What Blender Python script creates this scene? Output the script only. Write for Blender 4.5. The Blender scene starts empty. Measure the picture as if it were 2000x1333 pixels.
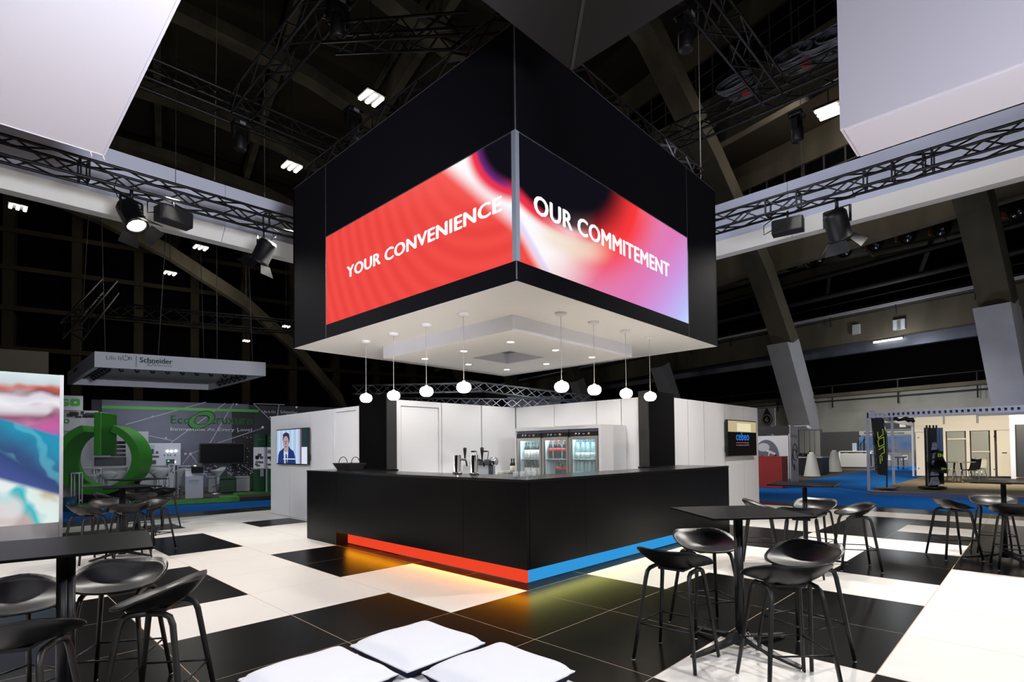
import bpy, bmesh, math, random
from mathutils import Vector, Matrix
random.seed(7)
S = bpy.context.scene
COL = S.collection
PI = math.pi
V = Vector
# ---------------------------------------------------------------- camera, light, exposure
FPX, CX, CY = 1057.706, 1000.0, 855.003
CAM = V((-4.0694768, -3.7842436, 1.4434031))
YAW, PITCH, ROLL = 0.7747452, 0.0221447, -0.0104720
CF = V((math.cos(YAW)*math.cos(PITCH), math.sin(YAW)*math.cos(PITCH), math.sin(PITCH)))
_r = V((math.sin(YAW), -math.cos(YAW), 0)); _u = _r.cross(CF)
CR = _r*math.cos(ROLL) + _u*math.sin(ROLL); CU = -_r*math.sin(ROLL) + _u*math.cos(ROLL)
cd = bpy.data.cameras.new('camera'); cam = bpy.data.objects.new('camera', cd); COL.objects.link(cam)
cam.matrix_world = Matrix(((CR.x, CU.x, -CF.x, CAM.x), (CR.y, CU.y, -CF.y, CAM.y), (CR.z, CU.z, -CF.z, CAM.z), (0, 0, 0, 1)))
cd.sensor_width = 36; cd.lens = FPX/2000*36; cd.shift_y = (CY-666.5)/2000; cd.clip_start = .05; cd.clip_end = 400
S.camera = cam
S.view_settings.view_transform = 'Standard'; S.view_settings.look = 'None'
S.view_settings.exposure = 0.0; S.view_settings.gamma = 1; S.view_settings.use_curve_mapping = False
W = bpy.data.worlds.new('world'); S.world = W; W.use_nodes = True
W.node_tree.nodes['Background'].inputs[0].default_value = (.75, .72, .78, 1)
W.node_tree.nodes['Background'].inputs[1].default_value = .012

def spot(name, loc, tgt, power, size=60, col=(1, 1, 1), blend=.5, rad=.12):
    l = bpy.data.lights.new(name, 'SPOT'); l.energy = power; l.spot_size = math.radians(size); l.spot_blend = blend
    l.color = col; l.shadow_soft_size = rad
    o = bpy.data.objects.new(name, l); COL.objects.link(o); o.location = loc
    o.rotation_euler = (V(tgt)-V(loc)).to_track_quat('-Z', 'Y').to_euler(); return o
def area(name, loc, tgt, power, sx, sy, col=(1, 1, 1), spread=180):
    l = bpy.data.lights.new(name, 'AREA'); l.shape = 'RECTANGLE'; l.size = sx; l.size_y = sy; l.energy = power; l.color = col
    l.spread = math.radians(spread)
    o = bpy.data.objects.new(name, l); COL.objects.link(o); o.location = loc
    o.rotation_euler = (V(tgt)-V(loc)).to_track_quat('-Z', 'Y').to_euler(); return o
def point(name, loc, power, rad, col=(1, 1, 1)):
    l = bpy.data.lights.new(name, 'POINT'); l.energy = power; l.shadow_soft_size = rad; l.color = col
    o = bpy.data.objects.new(name, l); COL.objects.link(o); o.location = loc; return o
WARM = (1, .95, .89); COOL = (.88, .92, 1)
# stage spots hanging on the two inner trusses and on the trusses behind the viewer, one of them added
KS = .68
for loc, tgt, pw, sz, c in (
        ((-4.6, 6.9, 5.9), (-2.2, 3.2, 0), 1150, 75, WARM), ((-1.5, 6.9, 5.9), (-1.2, 3.6, 0), 1120, 80, WARM), ((0.6, 6.9, 5.9), (-3.0, 5.8, 0), 1100, 75, WARM), ((-6.2, 6.9, 5.9), (1.2, 7.4, 1.0), 1750, 48, COOL),  # last one added to brighten the outer television wall
        ((6.9, -.6, 5.9), (3.2, -1.4, 0), 1500, 80, WARM), ((6.9, -4.6, 5.9), (2.0, -4.0, 0), 3000, 80, WARM), ((6.9, -2.4, 5.9), (6.6, -2.2, 0), 1100, 110, WARM),
        ((-7.5, -2.0, 4.7), (-2.2, .8, .2), 1100, 75, COOL), ((-1.0, -8.5, 4.7), (.6, -2.2, 0), 1500, 75, COOL), ((-6.2, -7.2, 4.7), (-2.3, -1.6, .3), 650, 62, COOL)):
    spot('stage_or_added_spot', loc, tgt, pw*KS, sz, c)
# unseen washes added to brighten the hanging white frames; first follows the canopy's shadow
for loc, tgt, pw, sz, c, r in (
        ((-3.3, -4.6, 2.3), (-1.6, 9.0, 6.6), 4300, 62, (.86, .89, 1), .5), ((3.6, .5, 6.1), (9.0, -1.3, 6.9), 640, 115, (.80, .85, 1), .4),
        ((-5.6, -1.5, .6), (-5.0, 1.0, 5), 50, 140, (1, .96, .98), .8), ((-2.5, -7.5, 1.2), (2.8, -3.8, 6.2), 2300, 80, (.84, .86, 1), .8)):
    spot('unseen_wash', loc, tgt, pw, sz, c, 1, r)

# ---------------------------------------------------------------- points read off the photograph
def ray(x, y): return CF + CR*((x-CX)/FPX) - CU*((y-CY)/FPX)
def gz(x, y, z=0.0): d = ray(x, y); return CAM + d*((z-CAM.z)/d.z)
def gx(x, y, X): d = ray(x, y); return CAM + d*((X-CAM.x)/d.x)
def gy(x, y, Y): d = ray(x, y); return CAM + d*((Y-CAM.y)/d.y)
def gp(x, y, p, n): d = ray(x, y); return CAM + d*((V(p)-CAM).dot(n)/d.dot(n))

# ---------------------------------------------------------------- materials
def lin(c): return tuple((v/255/12.92 if v/255 <= .04045 else ((v/255+.055)/1.055)**2.4) for v in c) + (1,)
MATS = {}
def M(name, rgb, rough=.5, metal=0.0, spec=.5, var=0.0, vs=4.0, bump=0.0, bs=40.0, emit=0.0, trans=0.0, alpha=1.0, stretch=None):
    if name in MATS: return MATS[name]
    m = bpy.data.materials.new(name); m.use_nodes = True; nt = m.node_tree; b = nt.nodes['Principled BSDF']
    c = lin(rgb); b.inputs['Base Color'].default_value = c
    b.inputs['Roughness'].default_value = rough; b.inputs['Metallic'].default_value = metal
    b.inputs['Specular IOR Level'].default_value = spec
    if trans: b.inputs['Transmission Weight'].default_value = trans
    if alpha < 1: b.inputs['Alpha'].default_value = alpha
    if emit: b.inputs['Emission Color'].default_value = c; b.inputs['Emission Strength'].default_value = emit
    if var or bump:
        tc = nt.nodes.new('ShaderNodeTexCoord'); src = tc.outputs['Object']
        if stretch:
            mp = nt.nodes.new('ShaderNodeMapping'); mp.inputs['Scale'].default_value = stretch; nt.links.new(src, mp.inputs[0]); src = mp.outputs[0]
    if var:
        n = nt.nodes.new('ShaderNodeTexNoise'); n.inputs['Scale'].default_value = vs; n.inputs['Detail'].default_value = 5
        nt.links.new(src, n.inputs['Vector'])
        r = nt.nodes.new('ShaderNodeValToRGB'); r.color_ramp.elements[0].position = .3; r.color_ramp.elements[1].position = .7
        r.color_ramp.elements[0].color = tuple(v*(1-var) for v in c[:3]) + (1,)
        r.color_ramp.elements[1].color = tuple(min(1, v*(1+var)) for v in c[:3]) + (1,)
        nt.links.new(n.outputs[0], r.inputs[0]); nt.links.new(r.outputs[0], b.inputs['Base Color'])
        if emit: nt.links.new(r.outputs[0], b.inputs['Emission Color'])
    if bump:
        n2 = nt.nodes.new('ShaderNodeTexNoise'); n2.inputs['Scale'].default_value = bs; n2.inputs['Detail'].default_value = 3
        nt.links.new(src, n2.inputs['Vector'])
        bp = nt.nodes.new('ShaderNodeBump'); bp.inputs['Strength'].default_value = bump; bp.inputs['Distance'].default_value = .01
        nt.links.new(n2.outputs[0], bp.inputs['Height']); nt.links.new(bp.outputs[0], b.inputs['Normal'])
    MATS[name] = m; return m
def E(name, rgb, s=1.0):
    if name in MATS: return MATS[name]
    m = bpy.data.materials.new(name); m.use_nodes = True; nt = m.node_tree; nt.nodes.clear()
    e = nt.nodes.new('ShaderNodeEmission'); e.inputs[0].default_value = lin(rgb); e.inputs[1].default_value = s
    o = nt.nodes.new('ShaderNodeOutputMaterial'); nt.links.new(e.outputs[0], o.inputs[0]); MATS[name] = m; return m

# ---------------------------------------------------------------- mesh helpers (all in world or in the thing's own frame)
def B(): return bmesh.new()
def box(bm, x0, y0, z0, x1, y1, z1, bev=0.0, mi=0):
    v = [bm.verts.new((x, y, z)) for x in (x0, x1) for y in (y0, y1) for z in (z0, z1)]
    f = [bm.faces.new([v[i] for i in q]) for q in ((0, 1, 3, 2), (4, 6, 7, 5), (0, 4, 5, 1), (2, 3, 7, 6), (0, 2, 6, 4), (1, 5, 7, 3))]
    for q in f: q.material_index = mi
    if bev:
        es = list({e for q in f for e in q.edges}); bmesh.ops.bevel(bm, geom=es, offset=bev, segments=2, profile=.5, affect='EDGES')
    return bm
def obb(bm, o, ax, ay, az, bev=0.0, mi=0):
    """box from corner o along three edge vectors"""
    o, ax, ay, az = V(o), V(ax), V(ay), V(az)
    v = [bm.verts.new(o+ax*i+ay*j+az*k) for i in (0, 1) for j in (0, 1) for k in (0, 1)]
    f = [bm.faces.new([v[i] for i in q]) for q in ((0, 1, 3, 2), (4, 6, 7, 5), (0, 4, 5, 1), (2, 3, 7, 6), (0, 2, 6, 4), (1, 5, 7, 3))]
    for q in f: q.material_index = mi
    if ax.cross(ay).dot(az) < 0: bmesh.ops.reverse_faces(bm, faces=f)
    if bev:
        es = list({e for q in f for e in q.edges}); bmesh.ops.bevel(bm, geom=es, offset=bev, segments=2, profile=.5, affect='EDGES')
    return bm
def frame_of(d):
    d = d.normalized(); a = V((0, 0, 1)) if abs(d.z) < .9 else V((1, 0, 0))
    s = d.cross(a).normalized(); return s, s.cross(d).normalized()
def tube(bm, pts, r, seg=8, cap=True, flat=1.0, mi=0, ref=None):
    pts = [V(p) for p in pts]; rr = r if isinstance(r, (list, tuple)) else [r]*len(pts); rings = []
    d0 = (pts[1]-pts[0]).normalized(); s, u = frame_of(d0)
    if ref is not None:
        u = (V(ref)-d0*V(ref).dot(d0)).normalized(); s = d0.cross(u)
    for i, p in enumerate(pts):
        d = ((pts[min(i+1, len(pts)-1)]-p).normalized() + (p-pts[max(i-1, 0)]).normalized())
        d = d.normalized() if d.length > 1e-6 else d0
        s = (s-d*s.dot(d)).normalized(); u = d.cross(s).normalized() if ref is None else (lambda q: q)(s.cross(d).normalized()*1.0)
        rings.append([bm.verts.new(p + s*math.cos(2*PI*k/seg)*rr[i] + u*math.sin(2*PI*k/seg)*rr[i]*flat) for k in range(seg)])
    fs = []
    for a, b in zip(rings, rings[1:]):
        for k in range(seg): fs.append(bm.faces.new((a[k], a[(k+1) % seg], b[(k+1) % seg], b[k])))
    if cap: fs.append(bm.faces.new(rings[0][::-1])); fs.append(bm.faces.new(rings[-1]))
    for f in fs: f.material_index = mi; f.smooth = True
    bmesh.ops.recalc_face_normals(bm, faces=fs); return bm
def bar(bm, p, q, w, h=None, up=(0, 0, 1), mi=0):
    p, q = V(p), V(q); d = q-p; h = h or w; a = V(up)
    if abs(d.normalized().dot(a)) > .98: a = V((1, 0, 0))
    s = d.cross(a).normalized()*w; u = s.cross(d).normalized()*h
    return obb(bm, p-s/2-u/2, d, s, u, 0, mi)
def lathe(bm, prof, seg=20, c=(0, 0, 0), mi=0, axis=None):
    c = V(c); rings = []
    if axis is None: s, u, a = V((1, 0, 0)), V((0, 1, 0)), V((0, 0, 1))
    else: a = V(axis).normalized(); s, u = frame_of(a)
    for r, z in prof:
        rings.append([bm.verts.new(c + a*z + s*r*math.cos(2*PI*k/seg) + u*r*math.sin(2*PI*k/seg)) for k in range(seg)] if r > 1e-6 else [bm.verts.new(c+a*z)])
    fs = []
    for p, q in zip(rings, rings[1:]):
        for k in range(seg):
            k2 = (k+1) % seg
            if len(p) == 1 and len(q) == 1: continue
            if len(p) == 1: fs.append(bm.faces.new((p[0], q[k2], q[k])))
            elif len(q) == 1: fs.append(bm.faces.new((p[k], p[k2], q[0])))
            else: fs.append(bm.faces.new((p[k], p[k2], q[k2], q[k])))
    if len(rings[0]) > 1: fs.append(bm.faces.new(rings[0][::-1]))
    if len(rings[-1]) > 1: fs.append(bm.faces.new(rings[-1]))
    for f in fs: f.material_index = mi; f.smooth = True
    bmesh.ops.recalc_face_normals(bm, faces=fs); return bm
def prism(bm, poly, o, ax, ay, dep, mi=0):
    """polygon (2-D) in the plane o + x*ax + y*ay, extruded by vector dep"""
    o, ax, ay, dep = V(o), V(ax), V(ay), V(dep)
    a = [bm.verts.new(o+ax*x+ay*y) for x, y in poly]; b = [bm.verts.new(v.co+dep) for v in a]; n = len(a)
    fs = [bm.faces.new(a), bm.faces.new(b[::-1])] + [bm.faces.new((a[i], b[i], b[(i+1) % n], a[(i+1) % n])) for i in range(n)]
    for f in fs: f.material_index = mi
    bmesh.ops.recalc_face_normals(bm, faces=fs); return bm
def wm(o):
    m = Matrix.LocRotScale(o.location, o.rotation_euler, o.scale)
    return m if o.parent is None else wm(o.parent) @ o.matrix_parent_inverse @ m
def obj(name, bm, mats, parent=None, label=None, kind=None):
    me = bpy.data.meshes.new(name); bm.to_mesh(me); bm.free()
    for m in (mats if isinstance(mats, (list, tuple)) else [mats]): me.materials.append(m)
    o = bpy.data.objects.new(name, me); COL.objects.link(o)
    if parent is not None: o.parent = parent; o.matrix_parent_inverse = wm(parent).inverted()
    if label: o['label'] = label
    if kind: o['kind'] = kind
    return o
def inst(src, parent, mat=None, name=None):
    """another piece that shares src's mesh, moved by matrix mat"""
    o = src.copy(); COL.objects.link(o)
    if name: o.name = name
    if parent is not None: o.parent = parent; o.matrix_parent_inverse = wm(parent).inverted()
    if mat is not None: o.matrix_basis = mat
    return o
def thing(name, label, cat, loc=(0, 0, 0), rz=0.0, group=None):
    o = bpy.data.objects.new(name, None); COL.objects.link(o); o.empty_display_size = .1
    o.location = loc; o.rotation_euler = (0, 0, rz); o['label'] = label; o['category'] = cat
    if group: o['group'] = group
    return o
def tag(o, label, cat, group=None):
    o['label'] = label; o['category'] = cat
    if group: o['group'] = group
    return o
KIDS = {}
def dup(root, loc, rz, label, group=None):
    def cp(o, par):
        c = o.copy(); COL.objects.link(c)
        if par is not None: c.parent = par
        for k in [k for k in ALLKIDS(o)]: cp(k, c)
        return c
    r = cp(root, None); r.location = loc; r.rotation_euler = (0, 0, rz); r['label'] = label
    if group: r['group'] = group
    return r
def ALLKIDS(o): return [k for k in COL.objects if k.parent == o]
FCU = {}
def letters(bm, s, o, ax, ay, w=None, h=None, bold=0.0, dep=0.002, mi=0, spacing=1.0):
    """flat raised lettering: s fitted to width w and height h in the plane o + ax + ay (unit vectors)"""
    cu = bpy.data.curves.new('t', 'FONT'); cu.body = s; cu.resolution_u = 3; cu.space_character = spacing*(1+bold*1.2)
    ob = bpy.data.objects.new('t', cu); COL.objects.link(ob)
    dg = bpy.context.evaluated_depsgraph_get(); me = bpy.data.meshes.new_from_object(ob.evaluated_get(dg))
    bpy.data.objects.remove(ob); bpy.data.curves.remove(cu)
    xs = [v.co.x for v in me.vertices]; ys = [v.co.y for v in me.vertices]
    x0, x1, y0, y1 = min(xs)-bold, max(xs)+bold, min(ys)-bold*.5, max(ys)+bold*.5
    kx = (w/(x1-x0)) if w else None; ky = (h/(y1-y0)) if h else kx
    if kx is None: kx = ky
    o, ax, ay = V(o), V(ax), V(ay); n = ax.cross(ay).normalized()*dep
    for sx, sy in (((0, 0),) if not bold else ((-bold, 0), (0, 0), (bold, 0), (0, bold*.5), (0, -bold*.5))):
        vs = [bm.verts.new(o + ax*((v.co.x+sx-x0)*kx) + ay*((v.co.y+sy-y0)*ky) + n) for v in me.vertices]
        for p in me.polygons:
            try: f = bm.faces.new([vs[i] for i in p.vertices]); f.material_index = mi
            except ValueError: pass
    bpy.data.meshes.remove(me); return bm
ORD = 'first second third fourth fifth sixth seventh eighth ninth tenth eleventh twelfth thirteenth fourteenth fifteenth sixteenth'.split()
# ================================================================ FLOOR
TW = M('tile_white', (247, 242, 234), .42, spec=.35, var=.012, vs=1.5)
TB = M('tile_black', (14, 12, 11), .28, spec=.05, var=.25, vs=2.5, stretch=(1, 6, 1))
JT = M('joint_tan', (205, 178, 150), .8)
CONC_FLOOR = M('hall_floor_grey', (70, 66, 62), .8, var=.15)
fl = obj('floor', box(B(), -70, -60, -.08, 80, 100, -.03), CONC_FLOOR, kind='structure')
obj('floor_base', box(B(), -9, -7, -.03, 11, 11, -.0008), JT, fl)
BLACK = {(-2, 0), (-3, 0), (-4, 1), (-4, 0), (-4, 2), (-3, 2), (-3, 3), (-2, 5), (-2, 6), (-2, 8), (-3, 8), (0, 7), (-1, 2), (-1, 3),
         (-1, -1), (0, -1), (-1, -2), (0, -2), (-2, -1), (-3, -1), (-2, -2), (1, -2), (0, -3), (1, -3), (3, -3), (4, -3), (6, -3), (8, -3),
         (4, -4), (5, -4), (6, -4), (7, -4), (8, -4), (6, -2), (7, -2), (8, -2), (4, -1), (5, -1), (5, 0), (-1, -4), (-3, -2), (-4, -1), (-2, -3)}
tw = tb = None
for i in range(-5, 11):
    for j in range(-5, 11):
        if i + j < -7: continue
        blk = (i, j) in BLACK or (0 <= i < 5 and 0 <= j < 5) or i == 10 or j == 10
        src = tb if blk else tw
        if src is None:
            bm = box(B(), .003, .003, -.02, .997, .997, 0)
            src = obj('floor_tile', bm, TB if blk else TW, fl)
            if blk: tb = src
            else: tw = src
            src.location = (i, j, 0)
        else:
            t = inst(src, fl); t.location = (i, j, 0)
CARP = M('carpet_blue', (16, 106, 190), .95, spec=.1, var=.12, vs=30, bump=.3, bs=300)
bm = B(); box(bm, -14, 11.0, -.03, 17, 16.2, -.006); box(bm, 11.0, -14, -.03, 17, 11.0, -.006); box(bm, 17, .2, -.03, 60, 3.4, -.006); box(bm, 26, -10, -.03, 60, .2, -.006)
tag(obj('aisle_carpet', bm, CARP), 'bright blue aisle carpet running around the black and white stage floor', 'carpet')

# ================================================================ BAR COUNTER
BLK = M('black_laminate', (13, 12, 13), .3, spec=.12, var=.1, vs=3)
BLKT = M('black_top', (16, 16, 18), .25, spec=.4)
WHT = M('white_panel', (236, 235, 236), .45, spec=.4)
bar_ = thing('bar_counter', 'long black L-shaped bar counter floating over glowing red and blue plinths', 'bar counter', (0, 0, 0))
for a, b in ((0.003, .998), (1.002, 3.998)):
    obj('front_panel', box(B(), 0, a, .205, .04, b, 1.1), BLK, bar_)
for a, b in ((0.043, .998), (1.002, 3.998)):
    obj('front_panel', box(B(), a, 0, .205, b, .04, 1.1), BLK, bar_)
obj('end_block', box(B(), 0, 4.002, 0.003, 1.12, 5.0, 1.1), BLK, bar_)
obj('end_block', box(B(), 4.002, 0, 0.003, 5.0, 1.12, 1.1), BLK, bar_)
bm = B()
prism(bm, [(-.003, -.003), (5.003, -.003), (5.003, 1.13), (4.0, 1.13), (4.0, .62), (.62, .62), (.62, 4.0), (1.13, 4.0), (1.13, 5.003), (-.003, 5.003)], (0, 0, 1.1), (1, 0, 0), (0, 1, 0), (0, 0, .03))
obj('counter_top', bm, BLKT, bar_)
bm = B(); box(bm, .2, .2, .2, .6, 4.0, 1.1); box(bm, .6, .2, .2, 4.0, .6, 1.1); obj('carcass', bm, BLK, bar_)
obj('recess_ceiling', prism(B(), [(.04, .04), (4, .04), (4, .22), (.22, .22), (.22, 4), (.04, 4)], (0, 0, .205), (1, 0, 0), (0, 1, 0), (0, 0, .01)), BLK, bar_)
PRED = E('plinth_red', (243, 70, 42), .95); PBLU = E('plinth_blue', (52, 158, 228), .9)
PRED2 = E('plinth_red_top', (255, 122, 86), 1.0); PBLU2 = E('plinth_blue_top', (92, 182, 240), 1.0)
def plinth(a, b, red):
    m = (PRED, PRED2) if red else (PBLU, PBLU2)
    bm = B()
    for z0, z1, mi in ((.012, .15, 0), (.15, .205, 1)):
        if red: box(bm, .19, a, z0, .22, b, z1, 0, mi)
        else: box(bm, a, .19, z0, b, .22, z1, 0, mi)
    obj('plinth_panel', bm, m, bar_, 'glowing red plinth panel' if red else 'glowing blue plinth panel')
plinth(.192, 1.0, True); plinth(1.006, 3.995, True)
plinth(.222, 1.0, False); plinth(1.006, 3.995, False)
obj('led_strip', box(B(), .13, .14, .168, .186, 3.97, .18), E('led_amber', (255, 158, 16), 27), bar_, 'amber light strip under the overhang')
obj('led_strip', box(B(), .187, .13, .168, 3.97, .186, .18), E('led_lime', (222, 214, 96), 20), bar_, 'pale yellow light strip under the overhang')

# ---- taps, basket, glasses on the counter
CHR = M('chrome', (205, 205, 212), .12, 1.0); STEEL = M('steel', (150, 150, 158), .25, 1.0)
BPL = M('black_plastic', (16, 16, 17), .45); DARKW = M('dark_wicker', (24, 19, 16), .7, bump=.5, bs=120)
def tap(x, y, lab):
    t = thing('beer_tap', lab, 'beer tap', (x, y, 1.13), 0, 'beer taps on the bar')
    obj('column', lathe(B(), [(.062, 0), (.062, .03), (.048, .035), (.048, .245), (.04, .25)], 24, (x, y, 1.13)), CHR, t)
    d = V((.72, -.69, 0)); h = V((x, y, 1.13))
    obj('spout', tube(B(), [h+V((0, 0, .19))+d*.04, h+V((0, 0, .19))+d*.1, h+V((0, 0, .175))+d*.115, h+V((0, 0, .1))+d*.125], [.012, .018, .014, .009], 10), STEEL, t)
    obj('handle', lathe(B(), [(.01, 0), (.012, .03), (.022, .1), (.024, .135), (.012, .145)], 14, h+d*.1+V((0, 0, .2))), BPL, t)
tap(.47, 1.66, 'polished chrome beer tap with black handle, left one of the two')
tap(.47, 1.33, 'polished chrome beer tap with black handle, right one of the two')
c = V((.36, 4.25, 1.13))
bk = thing('wicker_basket', 'dark woven basket with two hoop handles on the black counter end', 'basket', c)
bm = B()
def ringbox(bm, c, hx, hy, z0, z1, k, w=.012):
    for sx, sy, ex, ey in ((-1, -1, 1, -1), (-1, 1, 1, 1), (-1, -1, -1, 1), (1, -1, 1, 1)):
        bar(bm, c+V((sx*hx, sy*hy, z0)), c+V((ex*hx, ey*hy, z0)), w, z1-z0)
for k in range(7): ringbox(bm, c, .1+.008*k, .2+.01*k, .01+k*.017, .028+k*.017, k)
box(bm, c.x-.1, c.y-.2, c.z+.001, c.x+.1, c.y+.2, c.z+.01)
obj('woven_body', bm, DARKW, bk)
for s in (-1, 1):
    p = [c+V((.0+.075*math.cos(a), s*.2, .12+.1*math.sin(a))) for a in [PI*k/8 for k in range(9)]]
    obj('handle', tube(B(), p, .006, 6), DARKW, bk)
obj('bottle_caps', lathe(B(), [(.0, .09), (.08, .1), (.07, .125), (0, .13)], 9, c+V((0, -.05, 0))), M('dark_red', (60, 16, 14), .5), bk)

# ================================================================ CORE WALLS BEHIND THE BAR
def wall(name, label, panels, gap=.004):
    """thing whose parts are upright panels: each (axis, a0, a1, fixed, thick, z0, z1)"""
    w = thing(name, label, 'partition', (panels[0][1] if panels[0][0] == 'x' else panels[0][3], panels[0][3] if panels[0][0] == 'x' else panels[0][1], 0))
    for ax, a0, a1, f, th, z0, z1 in panels:
        bm = B()
        if ax == 'x': box(bm, a0+gap, f, z0, a1-gap, f+th, z1)
        else: box(bm, f, a0+gap, z0, f+th, a1-gap, z1)
        obj('wall_panel', bm, WHT, w)
    return w
SEAM = M('seam_grey', (120, 120, 124), .7)
wl = wall('partition_wall', 'white panelled wall behind the beer taps with a flush door', [('x', 1.17, 2.15, 4.12, .08, 2.22, 2.32), ('x', 2.16, 3.14, 4.12, .08, .01, 2.32), ('x', 3.16, 4.11, 4.12, .08, .01, 2.32), ('x', 1.17, 1.27, 4.12, .08, .01, 2.22), ('x', 2.09, 2.15, 4.12, .08, .01, 2.22)])
obj('door', box(B(), 1.28, 4.135, .01, 2.08, 4.19, 2.21), WHT, wl)
obj('seam_backing', box(B(), 1.17, 4.17, .01, 4.11, 4.2, 2.31), SEAM, wl)
wr = wall('partition_wall', 'white panelled wall behind the drinks fridges', [('y', 3.07, 4.11, 4.12, .08, 0.01, 2.32), ('y', 2.06, 3.06, 4.12, .08, .01, 2.32), ('y', 1.53, 2.05, 4.12, .08, .01, 2.32), ('y', 1.0, 1.52, 4.12, .08, .01, 2.32)])
obj('seam_backing', box(B(), 4.17, 1.0, .01, 4.2, 4.11, 2.31), SEAM, wr)
ZL, ZR = 2.275, 2.37
wo = wall('partition_wall', 'white outer wall carrying the television with the speaking man', [('y', 5.29, 6.165, 1.07, .08, ZL-.07, ZL), ('y', 6.1, 6.175, 1.07, .08, .01, ZL-.07), ('y', 5.02, 5.30, 1.07, .08, .01, ZL), ('y', 6.18, 7.17, 1.07, .08, .01, ZL), ('y', 7.175, 8.175, 1.07, .08, .01, ZL), ('y', 8.18, 9.2, 1.07, .08, .01, ZL)])
obj('door', box(B(), 1.09, 5.31, .01, 1.14, 6.09, ZL-.08), WHT, wo)
obj('seam_backing', box(B(), 1.12, 5.02, .01, 1.16, 9.19, ZL-.01), SEAM, wo)
obj('return_panel', box(B(), 1.16, 9.1, .01, 5.0, 9.2, ZL), WHT, wo)
wp = wall('partition_wall', 'white outer wall carrying the television with the blue logo', [('x', 5.02, 5.72, 1.07, .08, .01, ZR), ('x', 5.73, 6.43, 1.07, .08, .01, ZR), ('x', 6.435, 7.42, 1.07, .08, .01, ZR), ('x', 7.425, 8.41, 1.07, .08, .01, ZR), ('x', 8.415, 9.3, 1.07, .08, .01, ZR)])
obj('seam_backing', box(B(), 5.02, 1.12, .01, 9.29, 1.16, ZR-.01), SEAM, wp)
obj('return_panel', box(B(), 9.2, 1.16, .01, 9.3, 5.0, ZR), WHT, wp)
obj('door_frame_strip', box(B(), 6.4, 1.05, .01, 6.46, 1.068, ZR), WHT, wp)
col = thing('column', 'black column beside the door at the basket end of the bar', 'column', (.97, 4.1, 1.13))
obj('black_panel', box(B(), .97, 4.11, 1.132, 1.12, 5.0, 2.42), BLK, col)
obj('edge_panel', box(B(), .97, 4.08, 1.132, 1.155, 4.108, 2.42), M('dark_edge', (44, 43, 42), .6), col)
col = thing('column', 'black column beside the fridge corner at the stool end of the bar', 'column', (4.1, .97, 1.13))
obj('black_panel', box(B(), 4.11, .97, 1.132, 5.0, 1.12, 2.42), BLK, col)
obj('edge_panel', box(B(), 4.08, .97, 1.132, 4.108, 1.155, 2.42), M('dark_edge', (44, 43, 42), .6), col)

# back bar with machine, box, glasses and bottles
bb = thing('back_bar', 'white back bar worktop along the wall behind the taps', 'worktop', (1.6, 3.45, 0))
obj('cabinet', box(B(), 1.6, 3.5, .05, 3.34, 4.1, .9), WHT, bb); obj('worktop', box(B(), 1.57, 3.46, .9, 3.34, 4.11, .95), WHT, bb)
GREY = M('mid_grey', (128, 130, 134), .5); LGREY = M('light_grey', (176, 178, 182), .45)
def on_bar(x, ypx, y=3.75): p = gy(x, ypx, y); return V((p.x, y, .95))
c = on_bar(937, 920, 3.8)
cm = thing('coffee_machine', 'grey capsule coffee machine with round drum and two lever handles on the back bar', 'coffee machine', c)
obj('body', box(B(), c.x-.3, c.y-.12, .951, c.x+.12, c.y+.14, 1.16, .01), LGREY, cm)
obj('housing', box(B(), c.x+.12, c.y-.1, .951, c.x+.26, c.y+.12, 1.24, .01), M('slate', (66, 76, 80), .5), cm)
obj('drum', lathe(B(), [(.0, 0), (.08, 0), (.085, .02), (.085, .1), (0, .11)], 20, (c.x+.2, c.y-.22, 1.22), axis=(0, 1, 0)), CHR, cm)
obj('drip_tray', box(B(), c.x+.1, c.y-.24, .951, c.x+.3, c.y-.12, .97), BPL, cm)
obj('brew_head', box(B(), c.x-.16, c.y-.16, 1.16, c.x+.12, c.y+.1, 1.26, .015), M('dark_grey', (70, 70, 74), .4), cm)
for dx in (-.1, .2):
    q = V((c.x+dx, c.y, 1.2))
    obj('lever', tube(B(), [q, q+V((.03, 0, .2)), q+V((.03, 0, .21)), q+V((-.12, -.02, .21))], .009, 8), STEEL, cm)
    obj('lever_grip', tube(B(), [q+V((0, 0, .212)), q+V((-.12, -.02, .212))], .015, 8), BPL, cm)
c = on_bar(969, 920, 3.8)
pb = thing('paper_box', 'white upright box between the coffee machine and the small glasses', 'box', c)
obj('carton', box(B(), c.x-.09, c.y-.07, .951, c.x+.08, c.y+.07, 1.19, .004), WHT, pb)
obj('lid_flap', box(B(), c.x-.092, c.y-.075, 1.17, c.x+.082, c.y+.075, 1.195), WHT, pb)
GLS = M('clear_glass', (235, 242, 242), .05, alpha=.28, spec=.7); 
AMB = M('amber_drink', (206, 150, 60), .2); LIM = M('green_drink', (160, 176, 70), .2); CRM = M('cream_drink', (220, 205, 170), .3)
def tumbler(p, lab, dm, grp, r=.028, h=.085):
    t = thing('tumbler', lab, 'glass', p, 0, grp)
    obj('glass_wall', lathe(B(), [(r*.8, .0), (r, h), (r*.93, h), (r*.74, .006), (0, .006)], 12, p), GLS, t)
    if dm: obj('contents', lathe(B(), [(0, .008), (r*.72, .008), (r*.85, h*.6), (0, h*.6)], 12, p), dm, t)
for k, (px, dm, dn) in enumerate(((974, AMB, 'amber'), (978.5, CRM, 'cream'), (983, AMB, 'amber'), (987, LIM, 'green'), (991, CRM, 'cream'), (995, AMB, 'amber'))):
    tumbler(on_bar(px, 925, 3.72), 'small glass of %s sachets on the back bar, %s from the white box' % (dn, ORD[k]), dm, 'small glasses on the back bar')
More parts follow.
